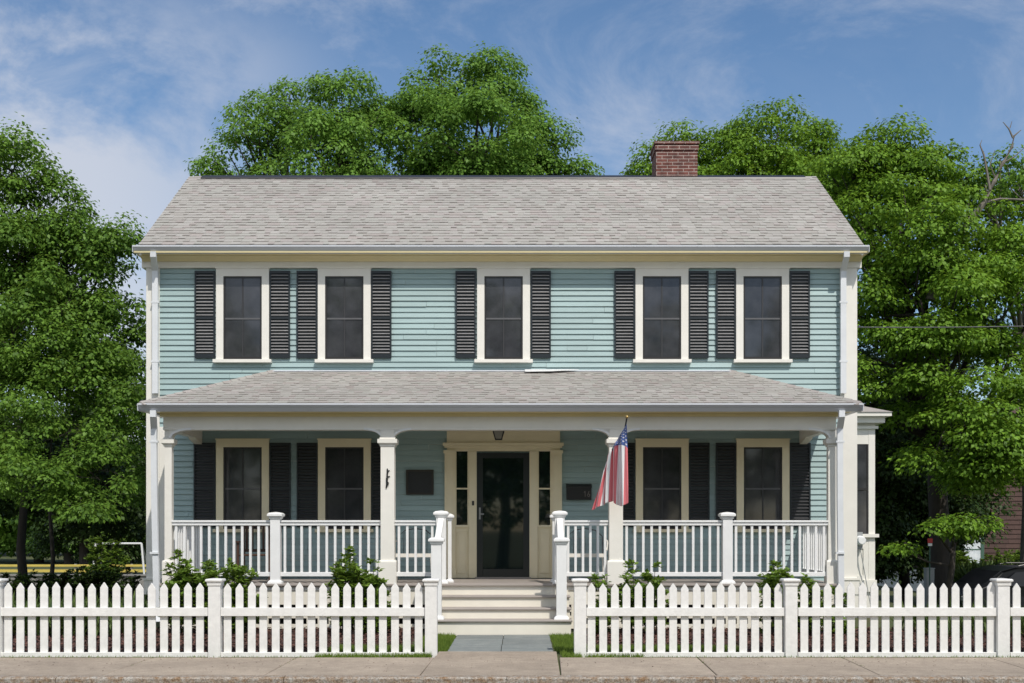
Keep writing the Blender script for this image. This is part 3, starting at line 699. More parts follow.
# newel posts
def newel(xc, yc, zb, zt, h=.075, name='newel_post', par=house):
    b = MB().stack(xc, yc, [(h + .035, zb), (h + .035, zb + .02), (h + .012, zb + .05), (h, zb + .055), (h, zt - .10), (h + .015, zt - .095), (h + .02, zt - .07), (h + .042, zt - .055), (h + .042, zt - .026), (h + .012, zt - .004), (.01, zt + .008)])
    return b.build(name, M['white'], par)
YR = YP + .06
XN = [X_(276, YR), X_(441.3, YR), X_(559.6, YR), X_(727, YR)]
for i, xn in enumerate(XN): newel(xn, YR, FL, Z_(512.5 if i in (0, 3) else 511, YR))
XB = [X_(436.6, 17.2), X_(561.4, 17.2)]
for xn in XB: newel(xn, 17.2, .232, Z_(537.5, 17.2))
for xn in (X_(449.8, 18.4), X_(554.2, 18.4)): newel(xn, 18.4, FL, Z_(514, 18.4), .028, 'handrail_post')
def railing(p0, p1, n):
    """horizontal rail section from p0 to p1 with n balusters"""
    p0, p1 = Vector(p0), Vector(p1); d = (p1 - p0); L = d.length; u = d / L; w = Vector((-u.y, u.x, 0))
    def bar(mb, a, b, h, z0, z1, m=0):
        q = [a - w * h, b - w * h, b + w * h, a + w * h]
        mb.add([(v.x, v.y, z0) for v in q] + [(v.x, v.y, z1) for v in q], [(3, 2, 1, 0), (4, 5, 6, 7), (0, 1, 5, 4), (1, 2, 6, 5), (2, 3, 7, 6), (3, 0, 4, 7)], m)
    t = MB(); bar(t, p0, p1, .048, 1.668, 1.70); bar(t, p0, p1, .032, 1.62, 1.667)
    ra = t.build('railing', M['white'], house, bevel=.003)
    t = MB(); bar(t, p0, p1, .03, .835, .90); t.build('bottom_rail', M['white'], ra, bevel=.003)
    base = None
    for i in range(n):
        q = p0 + u * (L * (i + .5 + (0)) / n)
        if base is None:
            t = MB(); t.box(q.x - .0185, q.x + .0185, q.y - .0185, q.y + .0185, .895, 1.625); base = t.build('baluster', M['white'], ra); q0 = q
        else:
            o = base.copy(); col.objects.link(o); o.parent = ra; o.location = q - q0
    return ra
railing((XC[0] + .055, YR, 0), (XN[0] - .075, YR, 0), 12)
railing((XN[0] + .075, YR, 0), (XC[1] - .105, YR, 0), 12)
railing((XC[1] + .105, YR, 0), (XN[1] - .075, YR, 0), 5)
railing((XN[2] + .075, YR, 0), (XC[2] - .105, YR, 0), 6)
railing((XC[2] + .105, YR, 0), (XN[3] - .075, YR, 0), 12)
railing((XN[3] + .075, YR, 0), (XC[3] - .055, YR, 0), 12)
railing((XC[0], YP + .15, 0), (XC[0], YW - .03, 0), 13)
railing((XC[3], YP + .15, 0), (XC[3], YW - .03, 0), 13)
# stairs
SX0, SX1 = -1.225, .865
zs = [.232, .389, .555]; yn = [17.04, 17.32, 17.60, 17.88]
st = MB()
for i in range(3): st.box(SX0, SX1, yn[i] + .035, yn[i + 1] + .034 if i < 2 else 17.949, 0 if i == 0 else 0, zs[i] - .032)
st.box(SX0, SX1, 17.915, 17.9485, 0, FL - .101)
stair = st.build('stairs', M['cream'], house)
for i in range(3):
    MB().box(SX0 - .02, SX1 + .02, yn[i], yn[i + 1] + .04, zs[i] - .031, zs[i]).build('tread', M['floor'], stair, bevel=.008)
for k, (xn, xa) in enumerate(zip(XB, (XN[1], XN[2]))):
    a = Vector((xn, 17.28, 1.32)); b = Vector((xa, YR - .07, 1.70)); hr = MB()
    for dz0, dz1, h in ((0, .035, .045), (-.045, 0, .03)):
        hr.add([(a.x - h, a.y, a.z + dz0), (a.x + h, a.y, a.z + dz0), (b.x + h, b.y, b.z + dz0), (b.x - h, b.y, b.z + dz0), (a.x - h, a.y, a.z + dz1), (a.x + h, a.y, a.z + dz1), (b.x + h, b.y, b.z + dz1), (b.x - h, b.y, b.z + dz1)],
               [(3, 2, 1, 0), (4, 5, 6, 7), (0, 1, 5, 4), (1, 2, 6, 5), (2, 3, 7, 6), (3, 0, 4, 7)])
    ho = hr.build('handrail', M['white'], house)
    for t, zb in ((.22, .389), (.42, .389), (.62, .555), (.84, .555)):
        p = a.lerp(b, t); MB().box(p.x - .0185, p.x + .0185, p.y - .0185, p.y + .0185, zb, p.z - .04).build('baluster', M['white'], ho)

# downspouts
def spout(pts, w=.075, d=.055, straps=()):
    mb = MB(); pts = [Vector(p) for p in pts]; vs = []; fs = []
    for p in pts: vs += [(p.x - w / 2, p.y - d / 2, p.z), (p.x + w / 2, p.y - d / 2, p.z), (p.x + w / 2, p.y + d / 2, p.z), (p.x - w / 2, p.y + d / 2, p.z)]
    for k in range(len(pts) - 1):
        for i in range(4): fs.append((4 * k + i, 4 * k + (i + 1) % 4, 4 * k + 4 + (i + 1) % 4, 4 * k + 4 + i))
    n = 4 * (len(pts) - 1); fs += [(3, 2, 1, 0), (n, n + 1, n + 2, n + 3)]
    mb.add(vs, fs)
    for z in straps:
        p = min(pts, key=lambda q: abs(q.z - z)); mb.box(p.x - w / 2 - .02, p.x + w / 2 + .02, p.y - d / 2 - .004, p.y + d / 2, z - .015, z + .015)
    return mb.build('downspout', M['spout'], house)
xa = X_(155, 19.68)
spout([(X_(153.5, 19.42), 19.42, 6.19), (X_(154, 19.46), 19.43, 6.10), (xa, 19.70, 5.93), (xa, 19.70, 5.85), (xa, 19.70, 3.86)], w=.095, straps=(5.4, 4.4))
xa = X_(843.5, 19.68)
spout([(X_(846.5, 19.42), 19.42, 6.19), (X_(846, 19.46), 19.43, 6.10), (xa, 19.70, 5.93), (xa, 19.70, 5.85), (xa, 19.70, 3.86)], w=.095, straps=(5.4, 4.4))
for x0, x1, x2 in ((153, 155.5, 157.5), (842, 838.5, 841)):
    spout([(X_(x0, 17.62), 17.64, 3.36), (X_(x0, 17.62), 17.64, 3.26), (X_(x1, 17.9), 17.83, 3.10), (X_(x1, 17.9), 17.83, 2.98), (X_(x1 + .3, 17.9), 17.84, 2.0), (X_(x2, 17.9), 17.88, .25), (X_(x2, 17.7), 17.72, .16)], w=.088, d=.06, straps=(2.9, 1.2))

# bay on the right side
bx1 = 6.46; by0, by1 = 20.75, 23.1
bay = MB(); 
bay.box(XR, bx1, by0 + .02, by1, .1, 3.55)
bay.box(XR, XR + .07, by0, by0 + .02, .62, 3.45).box(bx1 - .11, bx1 + .005, by0 - .005, by0 + .02, .62, 3.45).box(XR + .07, bx1 - .11, by0, by0 + .02, 3.08, 3.45)
bay.box(XR, bx1 + .03, by0 - .03, by0 + .02, .45, .66).box(XR + .07, bx1 - .11, by0, by0 + .02, .66, .74).box(XR + .07, bx1 - .11, by0, by0 + .02, 1.22, 1.42)
bay.box(XR + .07, XR + .15, by0, by0 + .02, .74, 1.22).box(bx1 - .2, bx1 - .11, by0, by0 + .02, .74, 1.22)
bay.box(XR, bx1 + .06, by0 - .06, by0 + .02, 1.42, 1.48)
bay.box(XR, bx1 + .05, by0 - .05, by0, 3.35, 3.40).box(XR, bx1 + .14, by0 - .14, by1 + .1, 3.45, 3.56).box(XR, bx1 + .23, by0 - .23, by1 + .2, 3.56, 3.63)
bay_o = bay.build('bay', M['trim'], house)
MB().box(XR + .07, bx1 - .11, by0 + .012, by0 + .0185, 1.48, 3.08).build('pane', M['pane'], bay_o)
MB().box(XR + .07, XR + .10, by0 + .002, by0 + .012, 1.48, 3.08).box(bx1 - .14, bx1 - .11, by0 + .002, by0 + .012, 1.48, 3.08).box(XR + .1, bx1 - .14, by0 + .002, by0 + .012, 2.26, 2.30).build('storm_frame', M['screen'], bay_o)
MB().add([(XR, by0 - .25, 3.63), (bx1 + .25, by0 - .25, 3.63), (bx1 + .25, by1 + .22, 3.63), (XR, by1 + .22, 3.63), (XR, by0 + .15, 3.86), (XR, by1 - .15, 3.86)],
         [(0, 1, 4), (1, 2, 5, 4), (2, 3, 5), (3, 2, 1, 0), (0, 4, 5, 3)]).build('bay_roof', M['shingle'], bay_o)
for yy in (21.7, 22.5): MB().box(bx1, bx1 + .02, yy - .3, yy + .3, 1.5, 3.05).build('pane', M['pane'], bay_o)
MB().box(XR, bx1, by0 + .06, by1, -.75, .099).build('foundation', M['concrete'], bay_o)

# ------------------------------------------------------------------ things on the porch
# flag
tip = Vector(at(627, 417, 17.05)); foot = Vector((XC[2] + .02, YP - .032, 2.42))
fl = thing('flag', foot, 'red white and blue striped flag hanging from an angled pole on the porch column', 'flag')
MB().tube([foot, tip], [.014, .012], 8).build('pole', M['black'], fl, smooth=True)
mb = MB(); mb.box(foot.x - .03, foot.x + .03, YP - .033, YP - .0305, foot.z - .06, foot.z + .06); mb.tube([foot, foot.lerp(tip, .1)], .022, 8); mb.build('pole_bracket', M['brass'], fl)
mb = MB()
for k in range(1): mb.lathe(tip, [(.002, -.02), (.02, -.012), (.026, .004), (.018, .02), (.002, .028)], 10)
mb.build('finial', M['brass'], fl, smooth=True)
NU, NV = 117, 190
def flagpt(u, v):
    # hoist u: 0 near the tip; fly v: 0 at the pole, 1 at the free end
    if u < .54: t = u / .54; top = (626.5 - 14.5 * t, 424 + 25 * t); Yt = 17.09 + .43 * t
    else: t = (u - .54) / .46; top = (612 - 5 * t, 449 + 12 * t); Yt = 17.52 + .2 * t
    if u < .45: b = (627 - 15 * (u / .45), 503 + 3.5 * math.sin(u * 9)); 
    else: t = (u - .45) / .55; b = (612 - 20.5 * t, 501 + 9 * t)
    Yb = Yt + .02 + .10 * u
    w = v ** 1.1
    x = top[0] * (1 - w) + b[0] * w; pw = 1.2 + 2.0 * max(0, min(u / .54, (.80 - u) / .26)); vy = v ** pw; y = top[1] * (1 - vy) + b[1] * vy
    env = min(1, v * 3.0)
    x += 1.3 * math.sin(u * 26 + v * 2.0) * env; Yy = Yt * (1 - v) + Yb * v + (.034 * math.sin(u * 26 + 1.2 + v * 1.5) + .012 * math.sin(u * 61 + v * 5)) * env
    return at(x, y, Yy)
mb = MB()
for j in range(NV + 1):
    for i in range(NU + 1): mb.v.append(flagpt(i / NU, j / NV))
for j in range(NV):
    for i in range(NU):
        u, v = (i + .5) / NU, (j + .5) / NV; k = int(u * 13) % 2; m = 0 if k == 0 else 1
        if u < 7 / 13 and v < .38:
            m = 2; uu = u / (7 / 13) * 10; vv = v / .38 * 12
            r_, c_ = round(uu), round(vv)
            if 1 <= r_ <= 9 and 1 <= c_ <= 11 and (r_ + c_) % 2 == 0:
                du, dv = (uu - r_), (vv - c_); a = math.atan2(du, dv); rr_ = math.hypot(du, dv)
                if rr_ < .30 + .16 * math.cos(5 * a): m = 1
        mb.f.append((j * (NU + 1) + i, j * (NU + 1) + i + 1, (j + 1) * (NU + 1) + i + 1, (j + 1) * (NU + 1) + i)); mb.m.append(m)
cl = mb.build('cloth', [M['flag_red'], M['flag_white'], M['flag_blue']], fl, smooth=True)
so = cl.modifiers.new('thickness', 'SOLIDIFY'); so.thickness = .003

# hanging lantern
lx, ly = X_(498.5, 18.8), 18.8; lt = BT - .03
ln_ = thing('porch_lantern', (lx, ly, lt), 'small dark glass lantern hanging from the porch ceiling above the entrance', 'lantern')
zb, zt = Z_(440, ly), Z_(430.5, ly)
mb = MB().tube([(lx, ly, lt), (lx, ly, zt)], .008); mb.lathe((lx, ly, lt - .02), [(.05, 0), (.05, .02)], 12)
mb.stack(lx, ly, [(.05, zt + .04), (.095, zt), (.095, zt - .012)]); mb.stack(lx, ly, [(.055, zb), (.055, zb + .014)])
for a in (-1, 1):
    for b in (-1, 1): mb.tube([(lx + a * .088, ly + b * .088, zt - .01), (lx + a * .05, ly + b * .05, zb + .01)], .008, 4)
mb.build('frame', M['black'], ln_)
MB().stack(lx, ly, [(.048, zb + .014), (.08, zt - .014)]).build('glass', M['lampglass'], ln_)

# plaque and letterbox
pq = thing('wall_plaque', (px(420), YW - .02, pz(495.6)), 'dark square framed plaque on the teal wall left of the door', 'plaque')
f = MB(); a, b, c, d = px(406.2), px(433.8), pz(494.8), pz(469.8); y0, y1 = YW - .05, YW - .02
f.box(a, a + .035, y0, y1, c, d).box(b - .035, b, y0, y1, c, d).box(a + .035, b - .035, y0, y1, c, c + .035).box(a + .035, b - .035, y0, y1, d - .035, d).build('frame', M['plaque'], pq)
MB().box(a + .035, b - .035, y0 + .015, y1, c + .035, d - .035).build('face', M['plaque2'], pq)
mbx = thing('mailbox', (px(578.5), YW - .02, pz(500)), 'black wall mailbox with the number 16 beside the front door', 'mailbox')
a, b, c, d = px(566.2), px(591), pz(500), pz(487)
MB().box(a, b, YW - .12, YW - .02, c, d).build('body', M['black'], mbx, bevel=.006)
MB().prism([(YW - .13, d - .02), (YW - .13, d), (YW - .02, d + .05), (YW - .02, d + .002), (YW - .122, d - .02)], a - .006, b + .006, 'x').build('lid', M['screen'], mbx)
dg = MB(); yd = YW - .1225; w = .009
x1 = px(584.7); z0, z1 = pz(497), pz(491.3)
dg.box(x1 - w / 2, x1 + w / 2, yd, yd + .003, z0, z1)
dg.prism([(x1 - w / 2, z1), (x1 - w / 2 - .016, z1 - .02), (x1 - w / 2 - .016, z1 - .032), (x1 - w / 2, z1 - .016)], yd, yd + .003, 'y')
x6 = px(588.2); n = 14; rx, rz_ = .024, .026; zc = z0 + rz_
pts = [(x6 + rx * math.cos(2 * math.pi * i / n), zc + rz_ * math.sin(2 * math.pi * i / n)) for i in range(n)]
for i in range(n):
    p, q = pts[i], pts[(i + 1) % n]; ip = (x6 + (p[0] - x6) * .62, zc + (p[1] - zc) * .62); iq = (x6 + (q[0] - x6) * .62, zc + (q[1] - zc) * .62)
    dg.prism([p, q, iq, ip], yd, yd + .003, 'y')
dg.prism([(x6 - rx, zc), (x6 - rx + .009, zc + .004), (x6 + .012, z1 - .002), (x6 + .002, z1)], yd, yd + .003, 'y')
dg.build('number', M['digit'], mbx)

# wrought script ornament on the left column
sc = thing('column_ornament', (XC[1], YP - .03, Z_(489, YP)), 'small dark metal script ornament set upright on the left porch column', 'ornament')
o_ = MB(); Yc = YP + .075 - .105 - .012
def q(x, y): return (X_(x, Yc), Yc, Z_(y, Yc))
o_.tube([q(387.2, 468.5), q(387.7, 471), q(387.3, 475), q(387, 480), q(386.9, 484), q(386.3, 488)], [.008, .014, .012, .016, .013, .012], 5)
o_.tube([q(386.7, 473.6), q(388.4, 471.2), q(389.5, 470.3)], .007, 5); o_.tube([q(386.4, 476.6), q(388, 476.8), q(389.9, 476.3)], .008, 5)
o_.tube([q(387.2, 481.5), q(388.6, 483), q(388.4, 485), q(387, 484.6)], .008, 5); o_.tube([q(386, 478.5), q(387, 479.5), q(388, 478.6)], .007, 5)
o_.box(XC[1] - .02, XC[1] + .0, Yc, YP - .0305, Z_(480, Yc), Z_(478, Yc))
o_.build('script', M['black'], sc)

# metal garden chairs either side of the door, brown slat chair further left
def garden_chair(cx, cy, label):
    t = thing('garden_chair', (cx, cy, FL), label, 'chair', 'pale garden chairs on the porch')
    z = FL
    sm = MB(); w = .29
    for i in range(7): sm.box(cx - w, cx + w, cy - .24 + i * .07, cy - .19 + i * .07, z + .41, z + .432)
    sm.box(cx - w, cx + w, cy - .262, cy - .245, z + .385, z + .445)
    sm.build('seat', M['iron'], t)
    for sx in (-1, 1):
        MB().tube([(cx + sx * (w + .02), cy - .22, z), (cx + sx * w, cy - .24, z + .42)], .012).build('leg', M['iron'], t)
        MB().tube([(cx + sx * (w + .02), cy + .30, z), (cx + sx * w, cy + .24, z + .42)], .012).build('leg', M['iron'], t)
        MB().tube([(cx + sx * w, cy - .24, z + .43), (cx + sx * (w + .03), cy - .26, z + .50), (cx + sx * (w + .05), cy - .2, z + .62), (cx + sx * (w + .05), cy - .02, z + .66), (cx + sx * (w + .02), cy + .25, z + .64)], .012).build('armrest', M['iron'], t)
    bk = MB().tube([(cx - w, cy + .24, z + .42), (cx - w, cy + .30, z + .72), (cx - w * .6, cy + .33, z + .82), (cx, cy + .34, z + .85), (cx + w * .6, cy + .33, z + .82), (cx + w, cy + .30, z + .72), (cx + w, cy + .24, z + .42)], .011)
    for i in range(5):
        x = cx - w + (i + 1) * 2 * w / 6; bk.tube([(x, cy + .24, z + .43), (x, cy + .325, z + .8)], .005, 4)
    bk.build('backrest', M['sash'], t)
    return t
garden_chair(X_(414, 19.1), 19.1, 'pale metal garden chair behind the railing left of the door')
garden_chair(X_(586, 19.1), 19.1, 'pale metal garden chair under the mailbox right of the door')
def slat_chair(cx, cy):
    t = thing('slat_chair', (cx, cy, FL), 'brown wooden slat back chair behind the left porch railing', 'chair'); z = FL; w = .26
    MB().box(cx - w, cx + w, cy - .25, cy + .2, z + .40, z + .43).build('seat', M['brownwood'], t, bevel=.01)
    for sx in (-1, 1):
        MB().box(cx + sx * w - .02, cx + sx * w + .02, cy - .25, cy - .21, z, z + .62).build('leg', M['brownwood'], t)
        MB().box(cx + sx * w - .02, cx + sx * w + .02, cy + .17, cy + .21, z, z + 1.0).build('leg', M['brownwood'], t)
        MB().box(cx + sx * w - .03, cx + sx * w + .03, cy - .28, cy + .17, z + .62, z + .645).build('armrest', M['brownwood'], t)
    b = MB().box(cx - w, cx + w, cy + .175, cy + .205, z + .88, z + .98).box(cx - w, cx + w, cy + .175, cy + .205, z + .46, z + .51)
    for i in range(6):
        x = cx - w + .05 + i * .092; b.box(x - .018, x + .018, cy + .18, cy + .2, z + .51, z + .88)
    b.build('backrest', M['brownwood'], t)
slat_chair(X_(257, 19.2), 19.2)

# meter on the bay side
mt = thing('utility_meter', (XR + .06, 20.6, 1.2), 'small white round utility meter on the house corner by the bay', 'meter')
mx = X_(860.5, 20.6); mz = Z_(540.5, 20.6)
MB().lathe((mx, 20.50, mz), [(.06, 0), (.07, .01), (.07, .10), (.085, .105), (.085, .17)], 16, axis='y').build('dial', M['white'], mt)
MB().box(XR - .0, mx + .06, 20.671, 20.73, mz - .15, mz + .15).build('box', M['grey'], mt)
MB().tube([(mx - .02, 20.69, mz - .14), (mx - .02, 20.69, .9), (mx + .08, 20.66, .55), (mx + .1, 20.6, .1)], .01).tube([(mx + .02, 20.69, mz - .14), (mx + .06, 20.68, 1.0), (mx + .18, 20.66, .3), (mx + .2, 20.6, .1)], .008).build('conduit', M['grey'], mt)

# ------------------------------------------------------------------ picket fences
YF = 14.36
def picket_mesh(parent, x, h=.095):
    zt, zb = Z_(583, YF), Z_(653.5, YF); w = h / 2
    return MB().prism([(x - w, zb), (x + w, zb), (x + w, zt - .065), (x + .004, zt), (x - .004, zt), (x - w, zt - .065)], YF + .012, YF + .032, 'y').build('picket', M['fence'], parent, bevel=.003)
def fence(name, label, posts, panels, loc):
    f = thing(name, loc, label, 'fence')
    for p in posts:
        x = X_(p, YF - .04); h = .073; zt = Z_(578.3, YF - .04); yc = YF + .02
        MB().stack(x, yc, [(h, -.1), (h, zt - .09), (h + .010, zt - .088), (h + .012, zt - .05), (h + .03, zt - .035), (h + .03, zt - .018), (h + .02, zt - .008), (.01, zt)]).build('post', M['fence'], f)
    base = None
    for (a, b, x0, dx, n) in panels:
        xa, xb = X_(a, YF - .01), X_(b, YF - .01)
        MB().box(xa, xb, YF - .026, YF + .010, Z_(616, YF), Z_(607.6, YF)).build('rail', M['fence'], f, bevel=.003)
        MB().box(xa, xb, YF - .026, YF + .010, Z_(657, YF), Z_(652.2, YF)).build('rail', M['fence'], f, bevel=.003)
        MB().box(xa, xb, YF + .034, YF + .06, Z_(616, YF), Z_(609, YF)).build('rail', M['fence'], f)
        for i in range(n):
            x = X_(x0 + dx * i, YF)
            if base is None: base = picket_mesh(f, x); bx = x
            else:
                o = base.copy(); col.objects.link(o); o.parent = f
                o.location = (x - bx + rnd.uniform(-.003, .003), rnd.uniform(-.001, .001), rnd.uniform(-.003, .003))
                o.rotation_euler = (0, 0, 0)
                o.rotation_euler = (0, rnd.uniform(-.004, .004), 0)
    return f
fence('picket_fence', 'white picket fence left of the bluestone path', [-5.5, 214.3, 431],
      [(-140, 208, 7.5, 12.0, 17), (221, 425, 227.4, 11.95, 17)], (-3.5, YF, 0))
fence('picket_fence', 'white picket fence right of the bluestone path', [580.3, 791.3, 1003.5],
      [(586.5, 785, 591.6, 11.70, 17), (798, 997.5, 804.8, 11.65, 17), (1010, 1160, 1017.5, 11.65, 4)], (3.5, YF, 0))

# ------------------------------------------------------------------ planting
def shrub(name, label, cx, cy, tips, seed, leaf=.075, m='shrub', group=None, dens=1.0, cat='shrub', z0=.0):
    """tips: (x, y, z) ends of leafy stems"""
    r = np.random.default_rng(seed); t = thing(name, (cx, cy, z0), label, cat, group)
    st = MB(); P = []; Nn = []; D = []; L = []
    for tp in tips:
        tp = np.array(tp, float); b = np.array([cx + r.normal(0, .05), cy + r.normal(0, .05), z0])
        mid = b * .45 + tp * .55 + r.normal(0, .03, 3)
        st.tube([b, mid, tp], [.010, .007, .003], 5)
        k = 0
        for sgm in range(int(11 * dens)):
            s_ = r.uniform(.25, 1) ** .8; c = (b * (1 - s_) + tp * s_) if s_ > .55 else (b * (1 - s_) + mid * s_)
            c = b * (1 - s_) ** 2 + 2 * mid * s_ * (1 - s_) + tp * s_ ** 2
            tw_ = c + r.normal(0, 1, 3) * np.array([.08, .08, .05]) * (1.25 - s_ * .8)
            nl = int(r.integers(8, 14))
            ang = r.uniform(0, 6.28, nl)
            d = np.stack([np.cos(ang), np.sin(ang), r.uniform(-.1, .9, nl)], 1)
            P.append(np.repeat(tw_[None], nl, 0) + r.normal(0, .012, (nl, 3))); D.append(d)
            up = np.stack([-np.cos(ang) * .4, -np.sin(ang) * .4, np.ones(nl)], 1) + r.normal(0, .35, (nl, 3)); Nn.append(up / np.linalg.norm(up, axis=1, keepdims=True))
            L.append(r.uniform(.65, 1.15, nl) * leaf)
    P, Nn, D, L = map(np.concatenate, (P, Nn, D, L))
    quads_object('foliage', leaf_quads(P, Nn, D, L, L * .27, .2), M[m], t, Vector((cx, cy, z0)))
    st.build('stem', M['bark'], t)
    return t
def tipset(pairs, Y, seed, extra=6, zmin=.3):
    r = random.Random(seed); out = []
    for x, y in pairs:
        out.append(at(x, y, Y + r.uniform(-.1, .1)))
        for _ in range(extra):
            out.append(at(x + r.uniform(-9, 9), y + r.uniform(6, 45), Y + r.uniform(-.25, .25)))
    return out
SH = [
 ('leafy broadleaf shrub below the left porch corner', 176, [(170, 566), (178, 548), (186, 562)]),
 ('leafy broadleaf shrub just left of the first fence post', 207, [(200, 566), (209, 560), (216, 570)]),
 ('leafy broadleaf shrub just right of the first fence post', 238, [(231, 562), (241, 568), (252, 572)]),
 ('tall leafy shrub left of the script column foot', 345, [(335, 562), (348, 546), (356, 566)]),
 ('leafy shrub against the script column foot', 376, [(373, 560), (383, 578), (366, 575)]),
 ('sparse leafy shrub beside the gate post below the flag', 598, [(597, 577), (604, 585)]),
 ('thin leafy shrub at the foot of the flag column', 632, [(632, 561), (626, 578)]),
 ('thin leafy shrub just right of the flag column', 652, [(655, 564), (648, 575), (641, 590)]),
 ('leafy shrub under the right porch newel near the middle fence post', 775, [(771, 560), (779, 563), (766, 577), (788, 576)]),
 ('low leafy shrub right of the middle fence post', 808, [(803, 583), (809, 578), (816, 588)]),
 ('low leafy shrub below the right house corner', 838, [(834, 590), (842, 595)]),
]
for i, (lb, x, tp) in enumerate(SH):
    Y = 16.9; ex = 7 if i < 5 else 4
    shrub('shrub', lb, X_(x, Y), Y, tipset(tp, Y, i, ex), 100 + i, leaf=.09, dens=2.2 if i < 5 else 1.5, group='shrubs in the mulch bed before the porch')

def blades(name, label, rects, n, h0, h1, w, seed, m='hosta', cat='plants', kind='stuff'):
    r = np.random.default_rng(seed); rc = np.array(rects)[r.integers(0, len(rects), n)]
    bx = rc[:, 0] + (rc[:, 1] - rc[:, 0]) * r.random(n); by = rc[:, 2] + (rc[:, 3] - rc[:, 2]) * r.random(n)
    P = np.stack([bx, by, np.full(n, .02)], 1); nst = 3
    a = r.uniform(0, 6.28, n); lean = r.uniform(.15, .9, n)
    D = np.stack([np.cos(a) * lean, np.sin(a) * lean, np.ones(n)], 1); Nn = np.stack([-np.cos(a), -np.sin(a), lean], 1); Nn /= np.linalg.norm(Nn, axis=1, keepdims=True)
    L = r.uniform(h0, h1, n); P[:, 2] += r.uniform(0, .5, n) * L
    return tag(quads_object(name, leaf_quads(P, Nn, D, L * .7, np.full(n, w), .2), M[m]), label, cat, kind=kind)
blades('ground_cover', 'green ground cover behind the left picket fence beside the house', [(-9.5, -7.2, 15.6, 18.5), (-7.2, -5.6, 16.3, 18.5)], 5200, .25, .55, .02, 7)
blades('ground_cover', 'yellowish day lily leaves behind the right picket fence', [(5.9, 7.8, 16.2, 18.2), (7.8, 9.8, 16.4, 18.0)], 3000, .2, .5, .015, 8)
blades('ground_cover', 'low green plants beside the parked car and the brown house', [(11.8, 15.5, 30, 34)], 3000, .3, .7, .04, 9)
blades('ground_cover', 'uncut green growth under the trees left of the house', [(-16, -6.6, 19, 25)], 5000, .15, .45, .02, 10)

def crown_quads(blobs, seed, dens, per, leaf, prad, flat=.55, shell=.72, loose=.16, upw=.55):
    """blobs carry puffs; each puff is a dome of leaves whose faces look outwards and up"""
    r = np.random.default_rng(seed); Ps, Ns, Ds, Ls = [], [], [], []; tips = []
    for (cx, cy, cz, rx, ry, rz) in blobs:
        area = 4 * math.pi * (((rx * ry) ** 1.6 + (rx * rz) ** 1.6 + (ry * rz) ** 1.6) / 3) ** (1 / 1.6)
        nc = max(3, int(area * dens)); d = r.normal(0, 1, (nc, 3)); d /= np.linalg.norm(d, axis=1, keepdims=True)
        rad = shell + (1.0 - shell) * np.sqrt(r.random(nc)); rad[r.random(nc) < .15] *= r.uniform(1.05, 1.16)
        c = np.array([cx, cy, cz]) + d * rad[:, None] * np.array([rx, ry, rz])
        for k in range(nc):
            pr_ = prad * r.uniform(.5, 1.35); n = max(8, int(per * (pr_ / prad) ** 2))
            q = r.normal(0, 1, (n, 3)); q /= np.linalg.norm(q, axis=1, keepdims=True)
            q[:, 2] = np.where(q[:, 2] < -.25, -q[:, 2], q[:, 2])
            lump = 1 + .22 * np.sin(q[:, 0] * 5 + k) * np.cos(q[:, 1] * 4 + 2 * k)
            rr2 = lump * (1 - loose + r.normal(0, loose, n))
            P = c[k] + q * rr2[:, None] * pr_ * np.array([1, 1, flat]) - np.array([0, 0, 1]) * (pr_ * .25 * (q[:, 0] ** 2 + q[:, 1] ** 2))[:, None]
            nn = q * .8 + np.array([0, 0, upw]) + r.normal(0, .38, (n, 3)); nn /= np.linalg.norm(nn, axis=1, keepdims=True)
            dd = q * np.array([1, 1, .2]) - np.array([0, 0, .35]) + r.normal(0, .45, (n, 3))
            Ps.append(P); Ns.append(nn); Ds.append(dd); Ls.append(r.uniform(.65, 1.3, n) * leaf)
        tips.append((np.array([cx, cy, cz]), c[:: max(1, nc // 9)]))
    P, Nn, D, L = map(np.concatenate, (Ps, Ns, Ds, Ls))
    return leaf_quads(P, Nn, D, L, L * .34, .2), tips
def tree(name, label, base, tr, th, blobs, seed, dens=1.0, per=230, leaf=.11, prad=.62, m='maple', bark='bark', group=None, flat=.55, shell=.72, loose=.16, cat='tree'):
    t = thing(name, base, label, cat, group); org = Vector(base); r = random.Random(seed)
    V, tips = crown_quads(blobs, seed, dens, per, leaf, prad, flat, shell, loose)
    quads_object('crown', V, M[m], t, org)
    tb = MB(); zt = base[2] + th
    top = Vector((base[0] + r.uniform(-.2, .2), base[1] + r.uniform(-.2, .2), zt))
    b0 = Vector(base); tb.tube([b0 - Vector((0, 0, .3)), b0 + Vector((0, 0, .15)), b0.lerp(top, .35) + Vector((r.uniform(-.1, .1), 0, 0)), b0.lerp(top, .7), top], [tr * 1.6, tr * 1.15, tr, tr * .88, tr * .7], 9)
    for c, ends in tips:
        c = Vector(c); st = b0.lerp(top, r.uniform(.72, .98)); mid = st.lerp(c, .5) + Vector((r.uniform(-.3, .3), r.uniform(-.3, .3), r.uniform(-.1, .5)))
        tb.tube([st, mid, c], [tr * .42, tr * .26, tr * .12], 6)
        for e_ in ends:
            e_ = Vector(e_); s0 = mid.lerp(c, r.uniform(.1, 1)); m2 = s0.lerp(e_, .5) + Vector((r.uniform(-.15, .15), r.uniform(-.15, .15), r.uniform(-.1, .25)))
            tb.tube([s0, m2, s0.lerp(e_, .95)], [tr * .17, tr * .10, tr * .03], 5)
    tb.build('trunk', M[bark], t, smooth=True)
    return t
def B_(px_, py_, Y, rx, rz, ry=None):
    x, y, z = at(px_, py_, Y); k = Y / F
    return (x, y, z, rx * k, (ry if ry else rx) * k, rz * k)

